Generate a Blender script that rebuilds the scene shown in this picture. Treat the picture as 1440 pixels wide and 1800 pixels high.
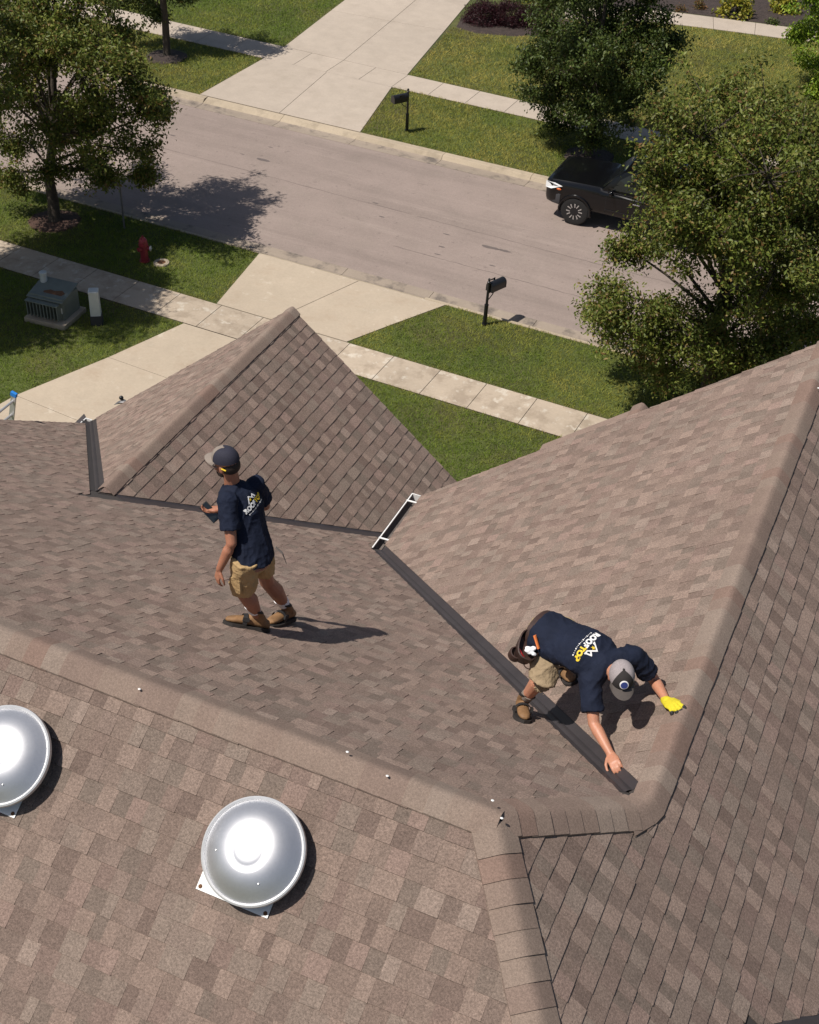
import bpy, bmesh, math, random
import numpy as np
from mathutils import Vector, Matrix
from mathutils.bvhtree import BVHTree
from mathutils import noise as mnoise

for o in list(bpy.data.objects): bpy.data.objects.remove(o)
scene = bpy.context.scene
COL = scene.collection
R = math.radians
rng = np.random.default_rng(7)
random.seed(7)

# ------------------------------------------------------------------ camera
CAM = np.array([0.0, 0.0, 17.0])
FPX = 2364.82                                    # focal length in pixels of a 1440x1800 picture
CR = np.array([0.8953456666722346, 0.4441571947244904, 0.032871317979706514])     # right
CD = np.array([0.3006630252940919, -0.5483340454577459, -0.7803406434455065])     # down
CF = np.array([-0.3285694483549195, 0.7085578035463401, -0.6244901573614512])     # forward
cd = bpy.data.cameras.new('camera')
cam = bpy.data.objects.new('camera', cd); COL.objects.link(cam)
cd.sensor_fit = 'VERTICAL'; cd.sensor_height = 24.0; cd.lens = FPX / 1800.0 * 24.0
cd.clip_start = 0.1; cd.clip_end = 1500
cam.matrix_world = Matrix(((CR[0], -CD[0], -CF[0], CAM[0]), (CR[1], -CD[1], -CF[1], CAM[1]),
                           (CR[2], -CD[2], -CF[2], CAM[2]), (0, 0, 0, 1)))
scene.camera = cam

# ------------------------------------------------------------------ light
SUN = np.array([0.32, 0.35, -0.88]); SUN /= np.linalg.norm(SUN)
world = bpy.data.worlds.new('World'); scene.world = world; world.use_nodes = True
wn = world.node_tree.nodes; wl = world.node_tree.links
bg = wn['Background']; sky = wn.new('ShaderNodeTexSky'); sky.sky_type = 'NISHITA'
sky.sun_disc = False; sky.sun_elevation = math.asin(-SUN[2]); sky.sun_rotation = math.atan2(-SUN[0], -SUN[1])
sky.air_density = 1.0; sky.dust_density = 1.5; sky.ozone_density = 1.0
wl.new(sky.outputs[0], bg.inputs[0]); bg.inputs[1].default_value = 0.05
sl = bpy.data.lights.new('sun', 'SUN'); sl.energy = 3.6; sl.angle = R(0.55); sl.color = (1.0, 0.945, 0.87)
sun = bpy.data.objects.new('sun', sl); COL.objects.link(sun)
sun.rotation_euler = Vector(SUN).to_track_quat('-Z', 'Y').to_euler(); sun.location = (-20, -30, 60)
vs = scene.view_settings; vs.view_transform = 'Standard'; vs.look = 'None'; vs.exposure = 0.46; vs.gamma = 1.0
vs.use_curve_mapping = False

# ------------------------------------------------------------------ pixel helpers
def ray(u, v): return CR * ((u - 720) / FPX) + CD * ((v - 900) / FPX) + CF
def at_z(u, v, z=0.0):
    d = ray(u, v); return CAM + d * ((z - CAM[2]) / d[2])
def at_depth(u, v, s): return CAM + ray(u, v) * s
def depth_of(p): return float((np.asarray(p) - CAM) @ CF)
def to_px(p):
    q = np.asarray(p, float) - CAM; w = q @ CF
    return 720 + FPX * (q @ CR) / w, 900 + FPX * (q @ CD) / w

# ------------------------------------------------------------------ object helpers
def tag(o, label=None, cat=None, group=None, kind=None):
    if label: o['label'] = label
    if cat: o['category'] = cat
    if group: o['group'] = group
    if kind: o['kind'] = kind
    return o
def thing(name, loc, label, cat, rz=0.0, group=None):
    o = bpy.data.objects.new(name, None); COL.objects.link(o)
    o.location = tuple(float(c) for c in loc); o.rotation_euler = (0, 0, rz); o.empty_display_size = 0.2
    return tag(o, label, cat, group)
def link(name, me, parent=None):
    o = bpy.data.objects.new(name, me); COL.objects.link(o)
    if parent is not None: o.parent = parent
    return o
def mesh(name, verts, faces, mat, parent=None, smooth=False):
    me = bpy.data.meshes.new(name)
    me.from_pydata([tuple(map(float, v)) for v in verts], [], [tuple(f) for f in faces])
    if mat: me.materials.append(mat)
    if smooth: me.polygons.foreach_set('use_smooth', [True] * len(me.polygons))
    me.update()
    return link(name, me, parent)
def fast_mesh(name, V, F, mat, parent=None, color=None, cname='tone'):
    """V (n,3) array, F (m,k) array of equal sized faces, optional colour per face (m,3)."""
    V = np.asarray(V, np.float32); F = np.asarray(F, np.int32); m, k = F.shape
    me = bpy.data.meshes.new(name)
    me.vertices.add(len(V)); me.vertices.foreach_set('co', V.ravel())
    me.loops.add(m * k); me.loops.foreach_set('vertex_index', F.ravel())
    me.polygons.add(m); me.polygons.foreach_set('loop_start', np.arange(0, m * k, k, dtype=np.int32))
    if color is not None:
        a = me.attributes.new(cname, 'FLOAT_COLOR', 'FACE')
        c = np.ones((m, 4), np.float32); c[:, :3] = color; a.data.foreach_set('color', c.ravel())
    me.materials.append(mat); me.update(calc_edges=True); me.validate()
    return link(name, me, parent)

class MB:
    def __init__(s): s.v = []; s.f = []
    def add(s, V, F):
        b = len(s.v); s.v += [np.asarray(p, float) for p in V]; s.f += [tuple(i + b for i in f) for f in F]; return s
    def box(s, lo, hi, M=None):
        x0, y0, z0 = lo; x1, y1, z1 = hi
        V = [(x0, y0, z0), (x1, y0, z0), (x1, y1, z0), (x0, y1, z0), (x0, y0, z1), (x1, y0, z1), (x1, y1, z1), (x0, y1, z1)]
        if M is not None: V = [M(np.array(p)) for p in V]
        return s.add(V, [(0, 3, 2, 1), (4, 5, 6, 7), (0, 1, 5, 4), (1, 2, 6, 5), (2, 3, 7, 6), (3, 0, 4, 7)])
    def tube(s, pts, rad, n=10, cap=True, ref=None, flat=1.0):
        pts = [np.asarray(p, float) for p in pts]; rad = rad if hasattr(rad, '__len__') else [rad] * len(pts)
        V = []; F = []; ref = np.array(ref if ref is not None else (0.31, 0.17, 0.93), float)
        for i, p in enumerate(pts):
            t = pts[min(i + 1, len(pts) - 1)] - pts[max(i - 1, 0)]; t /= np.linalg.norm(t) + 1e-12
            a = np.cross(t, ref); a /= np.linalg.norm(a) + 1e-12; b = np.cross(t, a)
            for k in range(n):
                q = 2 * math.pi * k / n; V.append(p + rad[i] * (math.cos(q) * a + flat * math.sin(q) * b))
        for i in range(len(pts) - 1):
            for k in range(n):
                F.append((i * n + k, i * n + (k + 1) % n, (i + 1) * n + (k + 1) % n, (i + 1) * n + k))
        if cap:
            F.append(tuple(range(n))[::-1]); F.append(tuple((len(pts) - 1) * n + k for k in range(n)))
        return s.add(V, F)
    def loft(s, rings, n=16, cap=True, ex=2.0):
        """rings: (centre, half-width vector, half-depth vector); ex is the superellipse exponent."""
        V = []; F = []
        for c, a, b in rings:
            c, a, b = (np.asarray(q, float) for q in (c, a, b))
            for k in range(n):
                q = 2 * math.pi * k / n; cq, sq = math.cos(q), math.sin(q)
                cq = math.copysign(abs(cq) ** (2 / ex), cq); sq = math.copysign(abs(sq) ** (2 / ex), sq)
                V.append(c + a * cq + b * sq)
        for i in range(len(rings) - 1):
            for k in range(n):
                F.append((i * n + k, i * n + (k + 1) % n, (i + 1) * n + (k + 1) % n, (i + 1) * n + k))
        if cap:
            F.append(tuple(range(n))[::-1]); F.append(tuple((len(rings) - 1) * n + k for k in range(n)))
        return s.add(V, F)
    def lathe(s, prof, n=24, c=(0, 0, 0), ax=None):
        """prof: (radius, height) pairs turned about z (or frame ax=(X,Y,Z))."""
        X, Y, Z = ax if ax is not None else (np.array((1., 0, 0)), np.array((0, 1., 0)), np.array((0, 0, 1.)))
        c = np.asarray(c, float); V = []; F = []
        for r_, h in prof:
            for k in range(n):
                q = 2 * math.pi * k / n; V.append(c + X * r_ * math.cos(q) + Y * r_ * math.sin(q) + Z * h)
        for i in range(len(prof) - 1):
            for k in range(n):
                F.append((i * n + k, i * n + (k + 1) % n, (i + 1) * n + (k + 1) % n, (i + 1) * n + k))
        F.append(tuple(range(n))[::-1]); F.append(tuple((len(prof) - 1) * n + k for k in range(n)))
        return s.add(V, F)
    def ellipsoid(s, c, a, b, d, n=14, m=9):
        c, a, b, d = (np.asarray(q, float) for q in (c, a, b, d)); V = []; F = []
        for i in range(1, m):
            t = math.pi * i / m
            for k in range(n):
                q = 2 * math.pi * k / n
                V.append(c + d * math.cos(t) + math.sin(t) * (a * math.cos(q) + b * math.sin(q)))
        for i in range(m - 2):
            for k in range(n): F.append((i * n + k, (i + 1) * n + k, (i + 1) * n + (k + 1) % n, i * n + (k + 1) % n))
        V.append(c + d); V.append(c - d); T = len(V) - 2
        for k in range(n):
            F.append((T, k, (k + 1) % n)); F.append((T + 1, (m - 2) * n + (k + 1) % n, (m - 2) * n + k))
        return s.add(V, F)
    def prism(s, poly, z0, z1):
        n = len(poly); V = [(x, y, z0) for x, y in poly] + [(x, y, z1) for x, y in poly]
        F = [tuple(range(n))[::-1], tuple(range(n, 2 * n))] + [(i, (i + 1) % n, n + (i + 1) % n, n + i) for i in range(n)]
        return s.add(V, F)
    def build(s, name, mat, parent=None, smooth=False, off=None, bevel=0.0, fixn=True):
        off = np.zeros(3) if off is None else np.asarray(off, float)
        o = mesh(name, [p - off for p in s.v], s.f, mat, parent, smooth)
        if fixn or bevel:
            bm = bmesh.new(); bm.from_mesh(o.data)
            if fixn: bmesh.ops.recalc_face_normals(bm, faces=bm.faces)
            if bevel:
                es = [e for e in bm.edges if len(e.link_faces) == 2 and e.calc_face_angle(0) > 0.5]
                bmesh.ops.bevel(bm, geom=es, offset=bevel, segments=2, affect='EDGES', profile=0.6)
            bm.to_mesh(o.data); bm.free()
        if smooth:
            o.data.polygons.foreach_set('use_smooth', [True] * len(o.data.polygons))
            try: o.data.set_sharp_from_angle(angle=R(42))
            except Exception: pass
        return o
    def remesh(s, name, mat, parent=None, voxel=0.008, smooth_it=4, off=None, folds=0.0, fdir=(0.3, 0.2, 1.0)):
        """one continuous skin over all the overlapping pieces"""
        o = s.build(name + '_tmp', mat, None, off=off)
        m = o.modifiers.new('r', 'REMESH'); m.mode = 'VOXEL'; m.voxel_size = voxel; m.use_smooth_shade = True
        if smooth_it:
            q = o.modifiers.new('s', 'SMOOTH'); q.factor = 0.5; q.iterations = smooth_it
        dg = bpy.context.evaluated_depsgraph_get(); dg.update()
        me = bpy.data.meshes.new_from_object(o.evaluated_get(dg)); me.name = name
        old = o.data; bpy.data.objects.remove(o); bpy.data.meshes.remove(old)
        if folds:
            fd = Vector(fdir).normalized()
            nr = [v.normal.copy() for v in me.vertices]
            for v, nn in zip(me.vertices, nr):
                c = v.co; q = c * 9.0 - fd * (c.dot(fd)) * 5.0
                a = 1 - abs(mnoise.noise(q + Vector((3, 1, 7)))) * 2.2; b_ = 1 - abs(mnoise.noise(c * 19.0 + fd * 5)) * 2.2
                v.co = c + nn * folds * (max(0, a) ** 2 + 0.45 * max(0, b_) ** 2 - 0.5)
            me.update()
        me.materials.clear(); me.materials.append(mat)
        me.polygons.foreach_set('use_smooth', [True] * len(me.polygons))
        return link(name, me, parent)

# ------------------------------------------------------------------ materials
def nd(nt, t, **kw):
    n = nt.nodes.new(t)
    for k, v in kw.items(): setattr(n, k, v)
    return n
def M(name, base, rough=0.7, metal=0.0, vary=(), bump=None, attr=None, rnd=0.0, coat=0.0, spec=0.5, trans=0.0, tint=None, sub=0.0):
    """vary: (scale, amount[, detail]) world-space noises that lighten and darken the base; tint: (scale, colour, lo, hi) blotches"""
    m = bpy.data.materials.new(name); m.use_nodes = True; nt = m.node_tree; L = nt.links
    p = nt.nodes['Principled BSDF']
    p.inputs['Roughness'].default_value = rough; p.inputs['Metallic'].default_value = metal
    p.inputs['Specular IOR Level'].default_value = spec; p.inputs['Coat Weight'].default_value = coat
    p.inputs['Coat Roughness'].default_value = 0.06
    pos = nd(nt, 'ShaderNodeNewGeometry').outputs['Position']
    if attr:
        col = nd(nt, 'ShaderNodeAttribute', attribute_name=attr).outputs['Color']
    else:
        c = nd(nt, 'ShaderNodeRGB'); c.outputs[0].default_value = (*base, 1); col = c.outputs[0]
    for t in (tint or ()):
        nz = nd(nt, 'ShaderNodeTexNoise'); nz.inputs['Scale'].default_value = t[0]; nz.inputs['Detail'].default_value = 6
        nz.inputs['Roughness'].default_value = 0.65
        if len(t) > 4:
            vs_ = nd(nt, 'ShaderNodeVectorMath', operation='MULTIPLY'); vs_.inputs[1].default_value = t[4]; L.new(pos, vs_.inputs[0]); L.new(vs_.outputs[0], nz.inputs['Vector'])
        else: L.new(pos, nz.inputs['Vector'])
        mr = nd(nt, 'ShaderNodeMapRange'); mr.inputs[1].default_value = t[2]; mr.inputs[2].default_value = t[3]
        L.new(nz.outputs['Fac'], mr.inputs[0])
        mx = nd(nt, 'ShaderNodeMix', data_type='RGBA'); L.new(mr.outputs[0], mx.inputs[0]); L.new(col, mx.inputs[6])
        mx.inputs[7].default_value = (*t[1], 1); col = mx.outputs[2]
    fac = None
    for v in vary:
        nz = nd(nt, 'ShaderNodeTexNoise'); nz.inputs['Scale'].default_value = v[0]
        nz.inputs['Detail'].default_value = v[2] if len(v) > 2 else 3
        L.new(pos, nz.inputs['Vector'])
        mr = nd(nt, 'ShaderNodeMapRange'); mr.inputs[1].default_value = 0.25; mr.inputs[2].default_value = 0.75
        mr.inputs[3].default_value = 1 - v[1]; mr.inputs[4].default_value = 1 + v[1]
        L.new(nz.outputs['Fac'], mr.inputs[0])
        if fac is None: fac = mr.outputs[0]
        else:
            mu = nd(nt, 'ShaderNodeMath', operation='MULTIPLY'); L.new(fac, mu.inputs[0]); L.new(mr.outputs[0], mu.inputs[1]); fac = mu.outputs[0]
    if rnd:
        oi = nd(nt, 'ShaderNodeObjectInfo'); mr = nd(nt, 'ShaderNodeMapRange')
        mr.inputs[3].default_value = 1 - rnd; mr.inputs[4].default_value = 1 + rnd; L.new(oi.outputs['Random'], mr.inputs[0])
        if fac is None: fac = mr.outputs[0]
        else:
            mu = nd(nt, 'ShaderNodeMath', operation='MULTIPLY'); L.new(fac, mu.inputs[0]); L.new(mr.outputs[0], mu.inputs[1]); fac = mu.outputs[0]
    if fac is not None:
        vm = nd(nt, 'ShaderNodeVectorMath', operation='SCALE'); L.new(col, vm.inputs[0]); L.new(fac, vm.inputs['Scale']); col = vm.outputs[0]
    L.new(col, p.inputs['Base Color'])
    if bump:
        nz = nd(nt, 'ShaderNodeTexNoise'); nz.inputs['Scale'].default_value = bump[0]; nz.inputs['Detail'].default_value = 4
        L.new(pos, nz.inputs['Vector'])
        b = nd(nt, 'ShaderNodeBump'); b.inputs['Strength'].default_value = bump[1]; b.inputs['Distance'].default_value = bump[2]
        L.new(nz.outputs['Fac'], b.inputs['Height']); L.new(b.outputs[0], p.inputs['Normal'])
    if sub: p.inputs['Subsurface Weight'].default_value = sub; p.inputs['Subsurface Radius'].default_value = (0.02, 0.008, 0.004); p.inputs['Subsurface Scale'].default_value = 0.3
    if trans:
        tr = nd(nt, 'ShaderNodeBsdfTranslucent'); L.new(col, tr.inputs[0])
        mx = nd(nt, 'ShaderNodeMixShader'); mx.inputs[0].default_value = trans
        L.new(p.outputs[0], mx.inputs[1]); L.new(tr.outputs[0], mx.inputs[2]); L.new(mx.outputs[0], nt.nodes['Material Output'].inputs[0])
    return m

MT = {}
MT['shingle'] = M('shingle', (0.2, 0.15, 0.12), 0.95, vary=((0.5, 0.06), (9, 0.08), (75, 0.3, 2), (190, 0.28, 1)), attr='tone', bump=(150, 0.5, 0.005), spec=0.25)
MT['deck'] = M('roof_felt', (0.05, 0.042, 0.038), 0.95)
MT['cap'] = M('cap_shingle', (0.2, 0.145, 0.115), 0.95, vary=((5, 0.07), (75, 0.18, 2), (190, 0.2, 1)), attr='tone', bump=(160, 0.35, 0.004), spec=0.25)
MT['flash'] = M('painted_flashing', (0.06, 0.052, 0.055), 0.5, 0.3, vary=((3, 0.12), (30, 0.06)), spec=0.4)
MT['white'] = M('white_paint', (0.78, 0.77, 0.75), 0.4, vary=((12, 0.05),))
MT['gutter_in'] = M('gutter_grime', (0.12, 0.1, 0.09), 0.9, vary=((20, 0.3),))
MT['greymetal'] = M('grey_painted_metal', (0.16, 0.155, 0.16), 0.45, 0.3, vary=((8, 0.1),))
MT['siding'] = M('siding', (0.5, 0.46, 0.4), 0.7, vary=((2, 0.05),))
MT['grass_soil'] = M('lawn_ground', (0.07, 0.088, 0.018), 0.95, vary=((0.35, 0.25, 4), (4, 0.3, 4), (40, 0.4, 3)), bump=(30, 0.8, 0.04),
                     tint=((0.28, (0.085, 0.07, 0.028), 0.5, 0.72),))
MT['grass'] = M('grass_blades', (0.05, 0.09, 0.015), 0.65, attr='tone', trans=0.25, spec=0.25)
MT['ground'] = M('bare_ground', (0.06, 0.05, 0.035), 0.95, vary=((0.5, 0.2),))
MT['asphalt'] = M('old_asphalt', (0.272, 0.217, 0.19), 0.92, vary=((0.22, 0.06, 4), (1.3, 0.05, 5), (14, 0.05), (60, 0.12, 2), (140, 0.1, 1)), bump=(120, 0.25, 0.004), spec=0.25,
                  tint=((0.8, (0.25, 0.203, 0.175), 0.5, 0.75), (1.0, (0.225, 0.18, 0.157), 0.5, 0.72, (0.06, 1.1, 1.0)), (1.0, (0.31, 0.25, 0.218), 0.56, 0.75, (0.12, 2.3, 1.0)), (5.0, (0.2, 0.16, 0.14), 0.62, 0.7)))
CONC = dict(vary=((0.35, 0.05, 4), (2.2, 0.06, 6), (18, 0.05), (90, 0.07, 2)), bump=(90, 0.2, 0.003), spec=0.3)
MT['conc'] = M('driveway_concrete', (0.43, 0.355, 0.27), 0.88, rnd=0.035, tint=((1.1, (0.36, 0.285, 0.21), 0.52, 0.72), (2.6, (0.5, 0.43, 0.34), 0.6, 0.7)), **CONC)
MT['conc_far'] = M('pale_concrete', (0.42, 0.355, 0.29), 0.88, rnd=0.03, tint=((0.9, (0.37, 0.31, 0.25), 0.5, 0.75),), **CONC)
MT['conc_walk'] = M('sidewalk_concrete', (0.42, 0.345, 0.265), 0.9, rnd=0.05, tint=((1.8, (0.33, 0.265, 0.2), 0.48, 0.62), (3.4, (0.5, 0.44, 0.36), 0.56, 0.64)), **CONC)
MT['curb'] = M('curb_concrete', (0.39, 0.32, 0.235), 0.9, rnd=0.05, tint=((2.0, (0.3, 0.245, 0.18), 0.5, 0.68),), **CONC)
MT['gutterpan'] = M('gutter_concrete', (0.3, 0.245, 0.195), 0.9, rnd=0.05, tint=((1.6, (0.13, 0.11, 0.095), 0.5, 0.66),), **CONC)
MT['joint'] = M('joint_dirt', (0.07, 0.055, 0.04), 0.95)
MT['stain'] = M('oil_stain', (0.13, 0.105, 0.095), 0.7)
MT['seam'] = M('road_seam', (0.15, 0.118, 0.105), 0.95, vary=((3, 0.3),))
MT['mulch'] = M('mulch', (0.05, 0.035, 0.03), 0.95, vary=((6, 0.3), (45, 0.5, 3)), bump=(40, 1.0, 0.04))
MT['mulch_red'] = M('bark_mulch', (0.075, 0.04, 0.028), 0.95, vary=((6, 0.3), (45, 0.5, 3)), bump=(40, 1.0, 0.04))
MT['bark'] = M('bark', (0.07, 0.055, 0.042), 0.95, vary=((8, 0.3), (50, 0.3)), bump=(35, 0.8, 0.03))
MT['leaf'] = M('leaf', (0.05, 0.08, 0.02), 0.5, attr='tone', trans=0.3, spec=0.35)
MT['black'] = M('black_painted_metal', (0.012, 0.012, 0.014), 0.35)
MT['skin'] = M('skin', (0.48, 0.22, 0.135), 0.5, vary=((14, 0.06), (60, 0.05)), sub=0.15)
MT['skin_tan'] = M('tanned_skin', (0.36, 0.155, 0.092), 0.5, vary=((14, 0.08), (60, 0.05)), sub=0.12)
MT['navy'] = M('navy_jersey', (0.0105, 0.0145, 0.03), 0.85, vary=((9, 0.2), (300, 0.2, 1)), bump=(15, 0.55, 0.02), spec=0.2)
MT['khaki'] = M('khaki_cotton', (0.42, 0.285, 0.14), 0.85, vary=((10, 0.1), (250, 0.08, 1)), bump=(19, 0.7, 0.025), spec=0.2)
MT['khaki2'] = M('washed_khaki_cotton', (0.3, 0.225, 0.14), 0.85, vary=((10, 0.1), (250, 0.08, 1)), bump=(22, 0.8, 0.025), spec=0.2)
MT['tan'] = M('tan_boot_leather', (0.23, 0.125, 0.055), 0.7, vary=((18, 0.25), (60, 0.1)), bump=(40, 0.3, 0.006))
MT['sole'] = M('rubber_sole', (0.022, 0.018, 0.016), 0.8)
MT['webbing'] = M('black_webbing', (0.02, 0.018, 0.018), 0.7)
MT['sock'] = M('white_sock', (0.8, 0.8, 0.82), 0.9, vary=((80, 0.06),))
MT['capnavy'] = M('navy_cap_mesh', (0.02, 0.02, 0.035), 0.85, vary=((300, 0.4, 1),))
MT['capgrey'] = M('grey_cap_cotton', (0.23, 0.19, 0.16), 0.85, vary=((60, 0.08),))
MT['capmesh'] = M('light_grey_mesh', (0.3, 0.26, 0.26), 0.85, vary=((260, 0.3, 1),))
MT['capdark'] = M('dark_cap_cotton', (0.022, 0.018, 0.017), 0.85)
MT['capbrim'] = M('faded_brim', (0.075, 0.062, 0.055), 0.85, vary=((40, 0.1),))
MT['blue'] = M('blue_patch', (0.03, 0.05, 0.2), 0.6)
MT['pwhite'] = M('white_print', (0.75, 0.74, 0.72), 0.6)
MT['pyellow'] = M('yellow_print', (0.75, 0.52, 0.02), 0.6)
MT['hair'] = M('dark_hair', (0.022, 0.013, 0.009), 0.7, vary=((150, 0.4, 1),))
MT['glove'] = M('yellow_knit', (0.62, 0.52, 0.02), 0.85, vary=((120, 0.12, 1),), bump=(120, 0.4, 0.006))
MT['leather'] = M('brown_leather', (0.042, 0.02, 0.015), 0.55, vary=((25, 0.3),), bump=(30, 0.3, 0.008))
MT['orange'] = M('orange_plastic', (0.85, 0.24, 0.07), 0.4)
MT['red'] = M('red_plastic', (0.35, 0.02, 0.025), 0.45)
MT['alum'] = M('spun_aluminium', (0.64, 0.64, 0.66), 0.46, 0.9, vary=((6, 0.05), (60, 0.03)))
MT['galv'] = M('galvanised_sheet', (0.62, 0.62, 0.62), 0.45, 0.5, vary=((12, 0.08),))
MT['rust'] = M('rust', (0.14, 0.065, 0.03), 0.9, vary=((30, 0.35),))
MT['ladder'] = M('ladder_aluminium', (0.6, 0.59, 0.58), 0.38, 0.6)
MT['bluecap'] = M('blue_plastic', (0.02, 0.2, 0.6), 0.5)
MT['hydrant'] = M('red_hydrant_paint', (0.27, 0.025, 0.035), 0.5, vary=((20, 0.15),))
MT['trans'] = M('green_cabinet_paint', (0.15, 0.17, 0.15), 0.55, vary=((4, 0.12),), tint=((3.0, (0.15, 0.06, 0.03), 0.62, 0.68),))
MT['transside'] = M('green_cabinet_side_paint', (0.15, 0.17, 0.15), 0.55, vary=((4, 0.12),))
MT['pedwhite'] = M('pale_plastic', (0.5, 0.53, 0.52), 0.5, vary=((8, 0.06),))
MT['pedbase'] = M('dark_plastic', (0.03, 0.03, 0.035), 0.6)
MT['carblack'] = M('black_car_paint', (0.003, 0.003, 0.004), 0.3, coat=0.6, spec=0.2)
MT['glass'] = M('tinted_glass', (0.012, 0.014, 0.015), 0.05, spec=0.8)
MT['tyre'] = M('tyre_rubber', (0.016, 0.015, 0.015), 0.85)
MT['rim'] = M('machined_alloy', (0.62, 0.61, 0.6), 0.35, 0.7)
MT['plasticgrey'] = M('grey_plastic', (0.05, 0.05, 0.055), 0.55)
MT['lamp'] = M('lamp_lens', (0.72, 0.72, 0.72), 0.12, spec=0.8)
MT['amber'] = M('amber_lens', (0.7, 0.16, 0.04), 0.2)
MT['chrome'] = M('chrome', (0.75, 0.75, 0.75), 0.15, 1.0)

# ================================================================== the setting
big = MB().add([(-400, -300, -0.35), (400, -300, -0.35), (400, 500, -0.35), (-400, 500, -0.35)], [(0, 1, 2, 3)]).build('ground', MT['ground'], fixn=False)
tag(big, kind='structure')
Y_SW0, Y_SW1, Y_CB, Y_GP, Y_AS0, Y_AS1, Y_FG, Y_FC, Y_FS0, Y_FS1 = 23.22, 24.37, 27.18, 27.36, 27.78, 34.72, 35.2, 35.5, 39.35, 40.68
def sheet(name, x0, x1, y0, y1, z, mat, sub=1):
    return tag(MB().add([(x0, y0, z), (x1, y0, z), (x1, y1, z), (x0, y1, z)], [(0, 1, 2, 3)]).build(name, mat, fixn=False), kind='structure')
lawn_n = MB().box((-90, -80, -0.3), (90, Y_CB - 0.012, 0.0)).build('lawn', MT['grass_soil']); tag(lawn_n, kind='structure')
lawn_f = MB().box((-90, Y_FC + 0.012, -0.3), (90, 160, 0.0)).build('lawn', MT['grass_soil']); tag(lawn_f, kind='structure')
road = MB().box((-90, Y_AS0, -0.3), (90, Y_AS1, -0.095)).build('road', MT['asphalt']); tag(road, kind='structure')

def wobble(pts, amp, n=1):
    return [(x + random.uniform(-amp, amp), y + random.uniform(-amp, amp)) for x, y in pts]
# seams and small stains in the road
for (xa, ya, xb, yb) in ((-40, 31.95, -14.9, 31.42), (-14.7, 31.4, -3, 31.2), (-14.5, 29.5, -6, 29.35)):
    n = 60; b = MB(); P = []
    for i in range(n + 1):
        t = i / n; P.append((xa + (xb - xa) * t, ya + (yb - ya) * t + random.uniform(-0.015, 0.015)))
    V = [(x, y - 0.008, -0.092) for x, y in P] + [(x, y + 0.008 + 0.006 * math.sin(i), -0.092) for i, (x, y) in enumerate(P)]
    b.add(V, [(i, i + 1, n + 2 + i, n + 1 + i) for i in range(n)]); b.build('road_seam', MT['seam'], road)
for (u, v, r_) in ((862, 435, 0.13), (887, 441, 0.1), (462, 281, 0.13), (777, 434, 0.05), (412, 313, 0.06), (769, 447, 0.05), (865, 467, 0.05), (785, 412, 0.05), (476, 259, 0.05), (303, 238, 0.06), (660, 357, 0.05), (671, 381, 0.05), (426, 271, 0.04)):
    c = at_z(u, v, -0.095); n = 14
    V = [(c[0] + r_ * (1 + 0.5 * random.random()) * math.cos(2 * math.pi * k / n) * 1.5, c[1] + 0.55 * r_ * (0.7 + 0.5 * random.random()) * math.sin(2 * math.pi * k / n), -0.091) for k in range(n)]
    MB().add(V, [tuple(range(n))]).build('oil_spot', MT['stain'], road, fixn=False)

# kerbs: raised stones with a gutter pan beside them, dropped at the driveways
def kerb(name, y0, y1, ytop, sign, breaks, drops):
    """y0 road side, y1 lawn side; sign +1 when lawn lies at larger y."""
    base = MB().box((-90, min(y0, y1) + 0.01, -0.3), (90, max(y0, y1) - 0.01, -0.16)).build(name, MT['joint']); tag(base, kind='structure')
    for i in range(len(breaks) - 1):
        xa, xb = breaks[i] + 0.006, breaks[i + 1] - 0.006
        drop = any(a <= (xa + xb) / 2 <= b for a, b in drops)
        top = 0.012 if not drop else -0.045
        prof = [(y0, -0.3), (y0, -0.088), (y0 + (ytop - y0) * 0.75, -0.112), (ytop - sign * 0.02, -0.1), (ytop + sign * 0.07, top - 0.012), (ytop + sign * 0.1, top), (y1 - sign * 0.012, top if not drop else 0.004), (y1, top - 0.014 if not drop else -0.004), (y1, -0.3)]
        n = len(prof)
        for part, (a, b) in (('gutter_pan', (0, 4)), ('kerb_stone', (3, 9))):
            P = prof[a:b]; k = len(P)
            if part == 'kerb_stone': P = [(P[0][0] , P[0][1])] + P[1:] + [(P[0][0], -0.3)]
            else: P = P + [(P[-1][0], -0.3)]
            k = len(P)
            V = [(xa, y, z) for y, z in P] + [(xb, y, z) for y, z in P]
            F = [(j, (j + 1) % k, k + (j + 1) % k, k + j) for j in range(k)] + [tuple(range(k))[::-1], tuple(range(k, 2 * k))]
            MB().add(V, F).build(part, MT['gutterpan' if part == 'gutter_pan' else 'curb'], base)
bn = [-60, -45, -33, -30, -27.2, -24.3, -21.1, -17.62, -14.95, -12.45, -9.6, -6.6, -3.6, -0.6, 2.4, 20, 60]
kerb('kerb', Y_AS0, Y_CB, Y_GP, -1, bn, ((-17.7, -12.3),))
bf = [-60, -45, -36, -33, -30, -27.0, -24.3, -21.42, -18.7, -15.75, -12.85, -10, -7, -4, -1, 20, 60]
kerb('kerb', Y_AS1, Y_FC, Y_FG, 1, bf, ((-24.4, -18.6),))

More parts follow.
